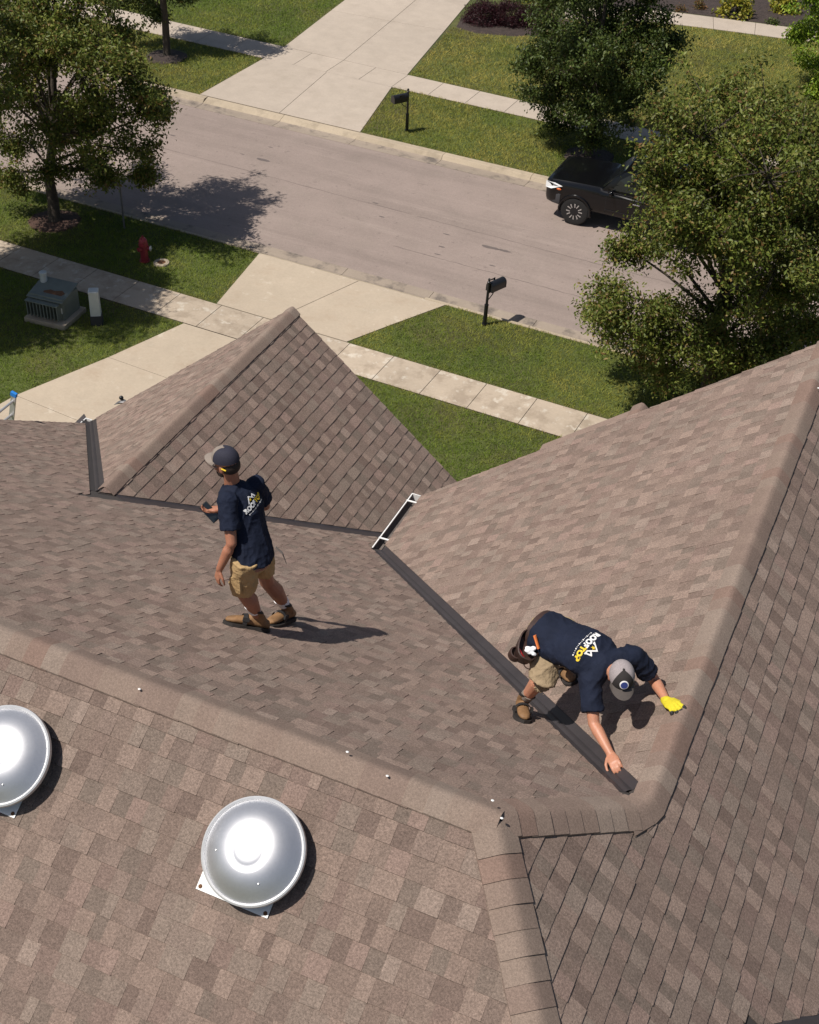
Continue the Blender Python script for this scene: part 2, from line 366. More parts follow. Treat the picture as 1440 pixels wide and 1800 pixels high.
def slabs(name, polys, mat, z=0.022, parent=None, piece='slab', gap=0.007):
    """each slab a separate block with eased edges, dirt in the joints below"""
    if parent is None:
        b = MB()
        for P in polys: b.prism([(x, y) for x, y in P], -0.05, 0.003 + 0.0001 * len(b.f))
        parent = b.build(name, MT['joint']); tag(parent, kind='structure')
    for P in polys:
        c = np.mean(P, axis=0); Q = []
        n = len(P)
        for i in range(n):
            p = np.array(P[i]); a = np.array(P[i - 1]) - p; bb = np.array(P[(i + 1) % n]) - p
            a /= np.linalg.norm(a); bb /= np.linalg.norm(bb); sn = abs(a[0] * bb[1] - a[1] * bb[0]) + 1e-3
            Q.append(tuple(p + (a + bb) * gap / sn))
        MB().prism(Q, -0.045, z).build(piece, mat, parent, bevel=0.006)
    return parent
# near sidewalk
jx = [-40 + 1.22 * k for k in range(13)]
jx = [j for j in jx if j < -25] + [-24.1, -22.85, -21.63, -20.41, -19.13, -17.87, -16.66, -15.46, -14.25, -13.05, -11.87, -10.65, -9.47, -8.22, -7.0, -5.8, -4.6, -3.4, -2.2, -1.0]
slabs('sidewalk', [[(jx[i], Y_SW0), (jx[i + 1], Y_SW0), (jx[i + 1], Y_SW1), (jx[i], Y_SW1)] for i in range(len(jx) - 1)], MT['conc_walk'])
# near driveway: flared apron and drive below the sidewalk
slabs('driveway', [[(-17.28, 27.15), (-16.83, 24.39), (-15.2, 24.39), (-14.3, 27.15)], [(-14.3, 27.15), (-15.2, 24.39), (-13.15, 24.39), (-12.6, 25.6), (-11.83, 27.15)],
                   [(-17.0, 23.2), (-17.66, 21.06), (-15.0, 20.95), (-14.7, 23.2)], [(-14.7, 23.2), (-15.0, 20.95), (-12.4, 20.85), (-12.4, 23.2)],
                   [(-17.66, 21.06), (-18.5, 18.77), (-15.3, 18.55), (-15.0, 20.95)], [(-15.0, 20.95), (-15.3, 18.55), (-12.4, 18.4), (-12.4, 20.85)],
                   [(-18.5, 18.77), (-18.9, 16.4), (-15.3, 16.2), (-15.3, 18.55)], [(-15.3, 18.55), (-15.3, 16.2), (-12.4, 16.1), (-12.4, 18.4)],
                   [(-18.9, 16.4), (-18.9, 14.0), (-15.3, 14.0), (-15.3, 16.2)], [(-15.3, 16.2), (-15.3, 14.0), (-5.0, 14.0), (-5.0, 16.1)]], MT['conc'])
# far sidewalk and driveway
fx = [-38, -35.5, -33, -31.6, -30.2, -28.8, -27.4, -26.0, -24.55, -23.35, -22.08, -20.8, -19.55, -18.2, -16.85, -15.45, -14.05, -12.65, -11.25, -9.85, -8.45, -7.05, -5.65, -4.25]
slabs('sidewalk', [[(fx[i], Y_FS0 - 0.028 * (i - 8) * 0.4), (fx[i + 1], Y_FS0 - 0.028 * (i - 7) * 0.4), (fx[i + 1], Y_FS1 - 0.028 * (i - 7)), (fx[i], Y_FS1 - 0.028 * (i - 8))] for i in range(len(fx) - 1)], MT['conc_far'])
slabs('driveway', [[(-24.62, 35.507), (-21.62, 35.507), (-22.04, 39.36), (-24.53, 39.38)], [(-21.62, 35.507), (-18.7, 35.507), (-19.54, 39.34), (-22.04, 39.36)],
                   [(-24.5, 40.69), (-22.08, 40.63), (-22.5, 45.05), (-24.95, 44.9)], [(-22.08, 40.63), (-19.58, 40.57), (-20.35, 45.2), (-22.5, 45.05)],
                   [(-24.95, 44.9), (-22.5, 45.05), (-22.95, 49.5), (-25.4, 49.3)], [(-22.5, 45.05), (-20.35, 45.2), (-21.1, 49.6), (-22.95, 49.5)],
                   [(-25.4, 49.3), (-22.95, 49.5), (-23.4, 56), (-25.9, 56)], [(-22.95, 49.5), (-21.1, 49.6), (-22.0, 56), (-23.4, 56)]], MT['conc_far'])
# curved garden path of the house opposite
pth_hi = [(-20.9, 47.6), (-17.5, 49.9), (-15.2, 51.2), (-13.65, 51.75), (-12.2, 52.0), (-10.6, 52.25), (-9.1, 52.5), (-7.4, 53.1), (-5.5, 54.2)]
pth_lo = [(-20.6, 46.6), (-17.0, 48.8), (-14.9, 49.95), (-13.25, 50.42), (-11.8, 50.7), (-10.3, 50.95), (-8.8, 51.15), (-7.0, 51.7), (-5.0, 52.9)]
slabs('garden_path', [[pth_lo[i], pth_lo[i + 1], pth_hi[i + 1], pth_hi[i]] for i in range(1, 8)], MT['conc_far'])
def bed(name, pts, mat, z=0.03):
    n = len(pts); c = np.mean(pts, axis=0)
    b = MB(); V = [(x, y, -0.02) for x, y in pts] + [(c[0] + (x - c[0]) * 0.9, c[1] + (y - c[1]) * 0.9, z) for x, y in pts] + [(c[0], c[1], z + 0.03)]
    F = [(i, (i + 1) % n, n + (i + 1) % n, n + i) for i in range(n)] + [(n + i, n + (i + 1) % n, 2 * n) for i in range(n)]
    return tag(b.add(V, F).build(name, mat), kind='structure')
def disc(cx, cy, rx, ry, n=26, j=0.07):
    return [(cx + rx * math.cos(2 * math.pi * k / n) * (1 + random.uniform(-j, j)), cy + ry * math.sin(2 * math.pi * k / n) * (1 + random.uniform(-j, j))) for k in range(n)]
T_LEFT = np.array([-23.05, 26.0, 0.0]); T_FL = np.array([-27.5, 37.85, 0.0]); T_FR = np.array([-11.86, 37.5, 0.0]); T_NR = np.array([-4.7, 25.75, 0.0])
bed('mulch_ring', disc(T_LEFT[0], T_LEFT[1], 0.72, 0.72), MT['mulch_red'])
bed('mulch_ring', disc(T_FL[0] + 0.05, T_FL[1] - 0.1, 0.75, 0.75), MT['mulch'])
bed('mulch_ring', disc(T_FR[0], T_FR[1], 0.8, 0.8), MT['mulch'])
bed('planting_bed', [(-20.25, 45.75), (-19.3, 45.55), (-17.9, 46.0), (-16.8, 47.0), (-16.0, 48.6), (-17.0, 48.9), (-20.5, 46.75)], MT['mulch'])
bed('planting_bed', [(-16.2, 51.0), (-15.2, 51.25), (-13.65, 51.8), (-12.2, 52.05), (-10.6, 52.3), (-9.1, 52.55), (-7.4, 53.15), (-5.5, 54.25), (-5.5, 58), (-17, 58)], MT['mulch'])

# ================================================================== the house
HY = 0.039
ch, sh_ = math.cos(HY), math.sin(HY)
def H2W(p):
    p = np.asarray(p, float); return np.array([ch * p[0] - sh_ * p[1], sh_ * p[0] + ch * p[1], p[2]])
def W2H(p):
    p = np.asarray(p, float); return np.array([ch * p[0] + sh_ * p[1], -sh_ * p[0] + ch * p[1], p[2]])
m1, m3, m34, m4 = 0.658, 0.853, 0.81, 0.823
A = np.array([-1.427, 4.885, 10.729]); dB = 0.736
Bp = A + np.array([dB, dB * m3 / m1, -m3 * dB])
wE = 4.311; Ev = Bp + np.array([-wE, wE * m34 / m1, -m34 * wE]); YR4 = Bp[1] + 6.515
G = np.array([Bp[0], YR4, Bp[2]])
Cc = np.array([-7.72, A[1] + (A[2] - 7.698) / m1, 7.698]); YF = Cc[1] + 4.575; Ff = np.array([Cc[0], YF, Cc[2]])
XL = -11.17
HO = np.array([-4.0, 8.0, 0.0])                       # the house's base point in its own frame
hw = H2W(HO)
house = thing('house', hw, 'two-storey house with a brown shingled hip and gable roof that fills the foreground', 'house', HY)
def hb(mb, name, mat, parent=house, **k): return mb.build(name, mat, parent, off=HO, **k)

planes = {  # z = z0 + gx (x-x0) + gy (y-y0)
 'P1': (A, 0, -m1), 'P2': (A, 0, m1), 'P3': (A, -m3, 0), 'P4': (Bp, m34, 0), 'P5': (Cc, m4, 0), 'P6': (Cc, -m4, 0),
 'P7': (np.array([0.347, 5.2, 9.214]), 0, -m1), 'P8': (np.array([0.347, 5.2, 9.214]), 0, m1)}
def zp(k, x, y):
    q, gx, gy = planes[k]; return q[2] + gx * (x - q[0]) + gy * (y - q[1])
def hit(k, u, v):
    """pixel -> point on a roof plane, house frame"""
    q, gx, gy = planes[k]; n = np.array([-gx, -gy, 1.0]); c = W2H(CAM); d = W2H(ray(u, v)); return c + d * (((q - c) @ n) / (d @ n))
def hitw(k, u, v): return H2W(hit(k, u, v))
def nrm(k):
    q, gx, gy = planes[k]; n = np.array([-gx, -gy, 1.0]); return n / np.linalg.norm(n)
def half(fn, cond=None):
    """fn linear in plan; returns (gx, gy, c, cond) keep gx x + gy y + c >= 0"""
    c = fn(0, 0); return (fn(1, 0) - c, fn(0, 1) - c, c, cond)
def over(a, b, w=0.0, cond=None):      # a stays above b by the width w along the surface (valley)
    f = lambda x, y: zp(a, x, y) - zp(b, x, y); h = half(f); g = math.hypot(h[0], h[1]); return (h[0], h[1], h[2] - 0.85 * w * g, cond)
def under(a, b, cond=None): return half(lambda x, y: zp(b, x, y) - zp(a, x, y), cond)
lim = lambda ax, s, v, cond=None: (s if ax == 0 else 0, s if ax == 1 else 0, -s * v, cond)
clips = {
 'P1': [lim(1, 1, A[1]), lim(0, 1, XL), over('P1', 'P5', 0.105, lambda x, y: x < Cc[0]), over('P1', 'P6', 0.33, lambda x, y: x >= Cc[0]),
        over('P1', 'P4', 0.10, lambda x, y: y < 11.3), under('P1', 'P3'), lim(0, -1, -4.74, lambda x, y: y > 11.1)],
 'P2': [lim(1, -1, A[1]), lim(0, 1, XL), under('P2', 'P3')],
 'P3': [lim(1, -1, YR4), under('P3', 'P1', lambda x, y: y < Bp[1]), lim(0, 1, Bp[0], lambda x, y: y >= Bp[1]), under('P3', 'P2'),
        over('P3', 'P7', 0.005, lambda x, y: y >= 5.2), over('P3', 'P8', 0.12, lambda x, y: y < 5.2)],
 'P4': [lim(0, -1, Bp[0]), lim(1, -1, YR4), lim(0, 1, Ev[0]), over('P4', 'P1', 0.10, lambda x, y: y < 11.4)],
 'P5': [lim(0, -1, Cc[0]), over('P5', 'P1', 0.10), lim(1, -1, YF), lim(0, 1, -11.36)],
 'P6': [lim(0, 1, Cc[0]), over('P6', 'P1', 0.02), lim(1, -1, YF), lim(0, -1, -4.74)],
 'P7': [lim(1, 1, 5.2), over('P7', 'P3', 0.12), lim(0, -1, 3.2)],
 'P8': [lim(1, -1, 5.2), over('P8', 'P3', 0.12), lim(0, -1, 3.2)],
}
def v2at(x): return Cc[1] + (x - Cc[0]) * m4 / m1
def v2l(x): return Cc[1] + (Cc[0] - x) * m4 / m1
def v1at(x): return Bp[1] + (Bp[0] - x) * m34 / m1
def h1at(x): return A[1] - (x - A[0]) * m3 / m1
XE = 3.2
vx = lambda y: A[0] + (A[2] - (9.214 - m1 * abs(y - 5.2))) / m3
decks = {
 'P1': [(A[0], A[1]), (XL, A[1]), (XL, v2l(XL)), (Cc[0], Cc[1]), (-4.74, v2at(-4.74)), (-4.74, v1at(-4.74)), (Bp[0], Bp[1])],
 'P2': [(A[0], A[1]), (XL, A[1]), (XL, -0.8), (XE, -0.8), (XE, h1at(XE))] if h1at(XE) > -0.8 else [(A[0], A[1]), (XL, A[1]), (XL, -0.8), (A[0] + (A[1] + 0.8) * m1 / m3, -0.8)],
 'P3': [(A[0], A[1]), (A[0] + (A[1] + 0.8) * m1 / m3, -0.8), (XE, -0.8), (XE, 5.2 - (zp('P8', 0, 5.2) - zp('P3', XE, 0)) / m1), (vx(5.2), 5.2), (XE, 5.2 + (zp('P7', 0, 5.2) - zp('P3', XE, 0)) / m1), (XE, YR4), (Bp[0], YR4), (Bp[0], Bp[1])],
 'P4': [(Bp[0], Bp[1]), (Bp[0], YR4), (Ev[0], YR4), (Ev[0], v1at(Ev[0]))],
 'P5': [(Cc[0], Cc[1]), (-11.36, v2l(-11.36)), (-11.36, YF), (Cc[0], YF)],
 'P6': [(Cc[0], Cc[1]), (Cc[0], YF), (-4.74, YF), (-4.74, v2at(-4.74))],
 'P7': [(vx(5.2), 5.2), (3.2, 5.2), (3.2, 5.2 + (zp('P7', 0, 5.2) - zp('P3', 3.2, 0)) / m1)],
 'P8': [(vx(5.2), 5.2), (3.2, 5.2), (3.2, 5.2 - (zp('P8', 0, 5.2) - zp('P3', 3.2, 0)) / m1)],
}
slope_label = {'P1': 'street-facing main slope under the walking man', 'P2': 'rear main slope carrying the two metal vents', 'P3': 'right-hand slope beyond the long ridge',
               'P4': 'left slope of the front wing above the white gutter', 'P5': 'sunlit left slope of the small gable', 'P6': 'shaded right slope of the small gable',
               'P7': 'slope at the lower right corner', 'P8': 'rear slope at the lower right corner'}
EXPO = 0.143; LAP = 0.03
PAL = np.array([[1.175, 1.1, 1.08]]) * (0.5 * np.array([[0.190, 0.149, 0.124]]) + 0.5 * np.array([(0.205, 0.158, 0.130), (0.175, 0.137, 0.115), (0.232, 0.182, 0.150), (0.165, 0.140, 0.116), (0.190, 0.163, 0.135), (0.150, 0.112, 0.094), (0.215, 0.157, 0.134), (0.248, 0.205, 0.172)]))
PW = np.array([.22, .17, .15, .12, .11, .08, .1, .05]); PW = PW / PW.sum()
SLOPE_DIM = {'P2': 0.85}; SLOPE_DIM = {k: SLOPE_DIM.get(k, 1.0) for k in planes}      # rear slope darkened in colour to offset its strong sun, besides some grime
WID = [0.07, 0.09, 0.11, 0.13, 0.15, 0.185]
def clip_poly(P, hs, c):
    for gx, gy, k, cond in hs:
        if cond is not None and not cond(c[0], c[1]): continue
        d = [gx * p[0] + gy * p[1] + k for p in P]
        if min(d) >= 0: continue
        Q = []
        for i in range(len(P)):
            j = (i + 1) % len(P)
            if d[i] >= 0: Q.append(P[i])
            if (d[i] >= 0) != (d[j] >= 0):
                t = d[i] / (d[i] - d[j]); Q.append(P[i] + (P[j] - P[i]) * t)
        P = Q
        if len(P) < 3: return None
    return P
field_v = []; field_f = []; field_c = []; singles = []
deck_obj = {}
for key in ('P1', 'P2', 'P3', 'P4', 'P5', 'P6', 'P7', 'P8'):
    q, gx, gy = planes[key]; N = nrm(key); g = math.hypot(gx, gy); th = math.atan(g)
    Vd = np.array([gx / g * math.cos(th), gy / g * math.cos(th), math.sin(th)]); U = np.cross(Vd, N)
    poly = decks[key]
    D = MB().add([np.array([x, y, zp(key, x, y)]) - N * 0.004 for x, y in poly] + [np.array([x, y, zp(key, x, y)]) - N * 0.05 for x, y in poly],
                 [tuple(range(len(poly))), tuple(range(len(poly), 2 * len(poly)))[::-1]] + [(i, (i + 1) % len(poly), len(poly) + (i + 1) % len(poly), len(poly) + i) for i in range(len(poly))])
    deck_obj[key] = hb(D, 'roof_slope', MT['deck'], fixn=True); deck_obj[key]['label'] = slope_label[key]
    uv = np.array([[(np.array([x, y, zp(key, x, y)]) - q) @ U, (np.array([x, y, zp(key, x, y)]) - q) @ Vd] for x, y in poly])
    u0, v0 = uv.min(0); u1, v1 = uv.max(0)
    nc = int((v1 - v0) / EXPO) + 1
    rs = random.Random(ord(key[1]) * 31)
    for c in range(nc):
        vv = v0 + c * EXPO - 0.012; u = u0 - 0.3 * rs.random(); tab = rs.random() < 0.5
        run = 0
        while u < u1 + 0.02:
            wi = rs.choices(range(6), weights=(1, 2, 3.4, 3.2, 1.6, 0.7))[0]; w = WID[wi]
            tab = not tab if rs.random() < 0.9 else tab
            tone = rs.choices(range(8), weights=PW)[0]
            jit = rs.uniform(-0.002, 0.002)
            cor = [(u, vv + jit), (u + w, vv + jit), (u + w, vv + EXPO + LAP), (u, vv + EXPO + LAP)]
            P3 = [q + a * U + b * Vd for a, b in cor]; ctr = sum(P3) / 4
            P = clip_poly([p[:2] for p in P3], clips[key], ctr)
            if P is not None:
                t = (0.010 if tab else 0.0065) + rs.uniform(-0.0015, 0.002)
                col = PAL[tone] * rs.uniform(0.94, 1.06) * (1.05 if tab else 0.87) * SLOPE_DIM[key]
                full = len(P) == 4 and all(np.allclose(P[i], P3[i][:2]) for i in range(4))
                pc = to_px(H2W(ctr)); 
                if full and -10 < pc[0] < 1450 and -10 < pc[1] < 1815:
                    view = CAM - H2W(ctr); dd = np.linalg.norm(view); area = w * abs((view / dd) @ H2W(N)) / dd ** 2
                    singles.append((area, key, u, vv + jit, wi, tab, tone, rs.random(), P3, t, col, U, Vd, N, q))
                else:
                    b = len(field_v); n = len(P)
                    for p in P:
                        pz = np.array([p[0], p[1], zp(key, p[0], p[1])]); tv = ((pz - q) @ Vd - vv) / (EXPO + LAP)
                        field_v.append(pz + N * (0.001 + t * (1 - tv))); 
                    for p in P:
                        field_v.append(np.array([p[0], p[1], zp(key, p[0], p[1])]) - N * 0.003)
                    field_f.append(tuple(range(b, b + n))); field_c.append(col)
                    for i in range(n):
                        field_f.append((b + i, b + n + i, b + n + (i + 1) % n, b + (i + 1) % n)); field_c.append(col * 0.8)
            u += w
singles.sort(key=lambda s: -s[0])
cache = {}
for i, s in enumerate(singles):
    area, key, u, vv, wi, tab, tone, rr, P3, t, col, U, Vd, N, q = s
    if i < 300:
        ck = (wi, tab, tone, SLOPE_DIM[key])
        if ck not in cache:
            w = WID[wi]; L_ = EXPO + LAP; tt = 0.010 if tab else 0.0065
            V = [(0, 0, tt + .001), (w, 0, tt + .001), (w, L_, .001), (0, L_, .001), (0, 0, -.003), (w, 0, -.003), (w, L_, -.003), (0, L_, -.003)]
            me = bpy.data.meshes.new('shingle'); me.from_pydata(V, [], [(0, 1, 2, 3), (0, 4, 5, 1), (1, 5, 6, 2), (2, 6, 7, 3), (3, 7, 4, 0)])
            me.materials.append(MT['shingle']); at = me.attributes.new('tone', 'FLOAT_COLOR', 'FACE')
            c4 = np.ones((5, 4), np.float32); cc = PAL[tone] * (1.05 if tab else 0.87) * SLOPE_DIM[key]; c4[:, :3] = cc; c4[1:, :3] *= 0.8; at.data.foreach_set('color', c4.ravel())
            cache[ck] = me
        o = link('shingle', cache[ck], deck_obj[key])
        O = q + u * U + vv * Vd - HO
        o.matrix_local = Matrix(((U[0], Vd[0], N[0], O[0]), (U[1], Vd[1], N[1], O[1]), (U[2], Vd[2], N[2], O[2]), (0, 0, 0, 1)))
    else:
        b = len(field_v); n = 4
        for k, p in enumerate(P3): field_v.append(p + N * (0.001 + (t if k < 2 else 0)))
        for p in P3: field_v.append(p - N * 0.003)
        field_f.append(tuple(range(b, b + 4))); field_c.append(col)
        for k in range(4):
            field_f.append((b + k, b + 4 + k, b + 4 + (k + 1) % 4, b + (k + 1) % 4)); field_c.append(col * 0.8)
fo = mesh('shingle_field', [v - HO for v in field_v], field_f, MT['shingle'], house)
at = fo.data.attributes.new('tone', 'FLOAT_COLOR', 'FACE'); c4 = np.ones((len(field_f), 4), np.float32); c4[:, :3] = np.array(field_c); at.data.foreach_set('color', c4.ravel())
fo['kind'] = 'stuff'

# ridge and hip caps, each a bent shingle of its own
CAPC = np.array([(0.225, 0.170, 0.137), (0.212, 0.155, 0.125), (0.2, 0.145, 0.118), (0.235, 0.182, 0.148), (0.205, 0.139, 0.111), (0.22, 0.163, 0.131)])
cap_cache = {}
def nk(k): return nrm(k) if isinstance(k, str) else np.asarray(k, float) / np.linalg.norm(k)
def caps(P, Q, ka, kb, w=0.155, expo=0.143, lift=0.019, seed=1, rev=False):
    """caps laid from P up to Q over the edge between planes ka and kb"""
    rs = random.Random(seed); P = np.asarray(P, float); Q = np.asarray(Q, float)
    T = Q - P; Ln = np.linalg.norm(T); T /= Ln
    def side(k, other):
        d = np.cross(nk(k), T); d /= np.linalg.norm(d)
        return d if d[2] < 0 else -d
    da, db = side(ka, kb), side(kb, ka)
    up = nk(ka) + nk(kb); up /= np.linalg.norm(up)
    X = T; Z = up - (up @ T) * T; Z /= np.linalg.norm(Z); Yv = np.cross(Z, X)
    B3 = np.array([X, Yv, Z]); la = B3 @ da; lb = B3 @ db
    K = 10; qs = np.linspace(-1, 1, K); tone0 = rs.randrange(6)
    n = int(math.ceil((Ln - 0.05) / expo))
    for i in range(n):
        tone0 = rs.randrange(6) if rs.random() < 0.75 else tone0
        ck = (str(ka), str(kb), round(w, 3), tone0, round(expo, 3), seed)
        if ck not in cap_cache:
            V = []; k2 = 0.2
            for e, (x, h) in enumerate(((0.0, 0.010), (expo + 0.045, 0.0005))):
                for q_ in qs:
                    sL = (math.sqrt(q_ * q_ + k2 * k2) - q_) / 2 * 0.98; sR = (math.sqrt(q_ * q_ + k2 * k2) + q_) / 2 * 0.98
                    p = la * sL * w + lb * sR * w; p = p + np.array([x, 0, lift + 0.010 * max(0, 1 - abs(q_)) + h]); V.append(p)
            top = len(V)
            for e in range(2):
                for k in range(K): V.append(V[e * K + k] - np.array([0, 0, 0.013]))
            F = [(k, k + 1, K + k + 1, K + k) for k in range(K - 1)]
            F += [(k, top + k, top + k + 1, k + 1) for k in range(K - 1)]
            F += [(0, K, top + K, top), (K - 1, top + K - 1, top + 2 * K - 1, 2 * K - 1)]
            me = bpy.data.meshes.new('ridge_cap'); me.from_pydata([tuple(v) for v in V], [], F); me.materials.append(MT['cap'])
            a_ = me.attributes.new('tone', 'FLOAT_COLOR', 'FACE'); cc = np.ones((len(F), 4), np.float32); cc[:, :3] = CAPC[tone0]; a_.data.foreach_set('color', cc.ravel())
            bm = bmesh.new(); bm.from_mesh(me); bmesh.ops.recalc_face_normals(bm, faces=bm.faces)
            for f_ in bm.faces: f_.smooth = True
            bm.to_mesh(me); bm.free()
            try: me.set_sharp_from_angle(angle=R(40))
            except Exception: pass
            cap_cache[ck] = me
        o = link('ridge_cap', cap_cache[ck], house)
        c = P + T * (i * expo) - HO + Z * rs.uniform(-0.0008, 0.0012) + Yv * rs.uniform(-0.003, 0.003)
        k_ = min(1.0, (Ln - i * expo + 0.03) / (expo + 0.045)); X_ = X * k_
        o.matrix_local = Matrix(((X_[0], Yv[0], Z[0], c[0]), (X_[1], Yv[1], Z[1], c[1]), (X_[2], Yv[2], Z[2], c[2]), (0, 0, 0, 1)))
caps(A + np.array([2.3, -2.3 * m3 / m1, -m3 * 2.3]), A + np.array([0.03, -0.03 * m3 / m1, -m3 * 0.03]), 'P2', 'P3', seed=3)
# the caps turn the corner between the long ridge and the short hip
cA = Bp + np.array([0, 0.11, 0.0]); cB = Bp + (A - Bp) / np.linalg.norm(A - Bp) * 0.11; ts = np.linspace(0, 1, 3)
bz = [cA * (1 - t) ** 2 + (Bp + np.array([-0.02, 0, 0.015])) * 2 * t * (1 - t) + cB * t * t for t in ts]
for i in range(2):
    e = bz[i + 1] - bz[i]; t = (i + 0.5) / 2
    caps(bz[i], bz[i] + e / np.linalg.norm(e) * 0.19, nrm('P4') * (1 - t) + nrm('P1') * t, 'P3', seed=60 + i, w=0.16, expo=0.2)
caps(Bp + (A - Bp) * 0.08, A + (Bp - A) * 0.05, 'P1', 'P3', expo=0.135, seed=4, w=0.16)
caps(G + np.array([0, 0.02, 0]), Bp + np.array([0, 0.08, 0]), 'P4', 'P3', seed=5)
caps(np.array([-9.4, A[1], A[2]]), A + np.array([0.02, 0, 0]), 'P1', 'P2', seed=6, w=0.16)
caps(Ff + np.array([0, 0.02, 0]), Cc + np.array([0, 0.15, 0]), 'P5', 'P6', seed=8, w=0.15)

# dabs of pale sealant over exposed nails
for (u_, v_) in ((250, 1214), (868, 1409), (614, 1324), (684, 1366), (1432, 686), (884, 1440)):
    k_ = 'P3' if u_ > 1000 else 'P2'; c_ = hit(k_, u_, v_) + nrm(k_) * 0.045
    MB().ellipsoid(c_ - HO, (0.011, 0, 0), (0, 0.009, 0), nrm(k_) * 0.006, 8, 6).build('sealant_dab', MT['white'], house, smooth=True)
# valley metal
def valley(P, Q, ka, kb, wa, wb, ribh=0.014):
    P = np.asarray(P, float); Q = np.asarray(Q, float); T = Q - P; T /= np.linalg.norm(T)
    def side(k):
        d = np.cross(nrm(k), T); d /= np.linalg.norm(d); return d if d[2] > 0 else -d
    da, db = side(ka), side(kb); up = nrm(ka) + nrm(kb); up /= np.linalg.norm(up)
    prof = [da * wa - nrm(ka) * 0.0015, da * 0.03 - nrm(ka) * 0.001, da * 0.008 + up * ribh, db * 0.008 + up * ribh, db * 0.03 - nrm(kb) * 0.001, db * wb - nrm(kb) * 0.0015]
    n = len(prof); V = []
    for e in (P, Q):
        V += [e + p for p in prof]
    for e in (P, Q):
        V += [e + p - up * 0.002 for p in prof]
    F = [(i, i + 1, n + i + 1, n + i) for i in range(n - 1)] + [(2 * n + i, 3 * n + i, 3 * n + i + 1, 2 * n + i + 1) for i in range(n - 1)]
    F += [(n + i, n + i + 1, 3 * n + i + 1, 3 * n + i) for i in range(n - 1)] + [(i, 2 * n + i, 2 * n + i + 1, i + 1) for i in range(n - 1)]
    hb(MB().add(V, F), 'valley_flashing', MT['flash'])
Vt = Bp + (Ev - Bp) * 0.035
valley(Vt, Ev + (Ev - Bp) * 0.004, 'P1', 'P4', 0.135, 0.135)
valley(Cc + np.array([0.12, 0.12 * m4 / m1, -m4 * 0.12]), np.array([-4.74, v2at(-4.74), zp('P1', 0, v2at(-4.74))]), 'P1', 'P6', 0.37, 0.06, 0.004)
valley(Cc + np.array([-0.06, 0.06 * m4 / m1, -m4 * 0.06]), np.array([-11.3, v2l(-11.3), zp('P1', 0, v2l(-11.3))]), 'P1', 'P5', 0.14, 0.13)
valley(np.array([vx(5.2), 5.2, 9.214]), np.array([2.2, 5.2 + (9.214 - zp('P3', 2.2, 0)) / m1, zp('P3', 2.2, 0)]), 'P7', 'P3', 0.2, 0.02, 0.004)

# gutters
def gutter(P, Q, out, w=0.125, h=0.1, straps=(0.12, 0.82), endcap=True):
    P = np.asarray(P, float); Q = np.asarray(Q, float); out = np.asarray(out, float); up = np.array([0, 0, 1.0])
    T = Q - P
    prof_o = [(0.0, 0.0), (0.0, -h), (0.7 * w, -h), (w * 0.93, -0.55 * h), (w, -0.015), (w, 0.004), (w - 0.014, 0.004), (w - 0.014, -0.012)]
    V = []
    for e in (P, Q): V += [e + out * a + up * b for a, b in prof_o]
    n = len(prof_o); mb = MB().add(V, [(i, i + 1, n + i + 1, n + i) for i in range(n - 1)])
    go = hb(mb, 'gutter', MT['white'])
    inn = [(0.004, -0.004), (0.006, -h + 0.01), (0.68 * w, -h + 0.01), (w * 0.9, -0.5 * h), (w - 0.012, -0.012)]
    V = []
    for e in (P, Q): V += [e + out * a + up * b for a, b in inn]
    n = len(inn); hb(MB().add(V, [(i, i + 1, n + i + 1, n + i) for i in range(n - 1)]), 'trough', MT['gutter_in'], go)
    Tn = T / np.linalg.norm(T)
    for t in straps:
        c = P + T * t; b = MB()
        b.add([c + out * a + up * z + Tn * s for s in (-0.012, 0.012) for a, z in ((-0.03, 0.012), (w, 0.006), (w, 0.014), (-0.03, 0.02))], [(0, 1, 2, 3), (4, 7, 6, 5), (0, 4, 5, 1), (1, 5, 6, 2), (2, 6, 7, 3), (3, 7, 4, 0)])
        hb(b, 'hanger_strap', MT['white'], go)
    if endcap:
        b = MB(); e = Q
        V = [e + Tn * d + out * a + up * z for d in (-0.006, 0.006) for a, z in ((0, 0.004), (0, -h), (0.7 * w, -h), (w * 0.93, -0.55 * h), (w, 0.005))]
        b.add(V, [(0, 1, 2, 3, 4), (9, 8, 7, 6, 5)] + [(i, (i + 1) % 5, 5 + (i + 1) % 5, 5 + i) for i in range(5)]); hb(b, 'end_cap', MT['white'], go)
    return go
gutter((Ev[0] - 0.005, Ev[1] + 0.03, Ev[2] - 0.005), (Ev[0] - 0.005, YR4 + 0.0, Ev[2] - 0.005), (-1, 0, 0), straps=(0.17, 0.86))
zE5 = zp('P5', -11.36, 0)
g5 = gutter((-11.37, v2l(-11.36) - 0.1, zE5 - 0.01), (-11.37, YF + 0.02, zE5 - 0.01), (-1, 0, 0), straps=())
# splash guard standing in the inside corner of the gutters
b = MB(); dsg = depth_of(H2W((-11.4, YF + 0.1, zE5))); sg = [W2H(at_depth(u_, v_, dsg + e_)) for u_, v_, e_ in ((127, 748, 0.02), (148, 750, 0), (155, 739, 0), (148, 727, 0.0))]
b.add(sg + [p + np.array([0.004, -0.004, 0]) for p in sg], [(0, 1, 2, 3), (7, 6, 5, 4), (0, 4, 5, 1), (1, 5, 6, 2), (2, 6, 7, 3), (3, 7, 4, 0)]); hb(b, 'splash_guard', MT['flash'])
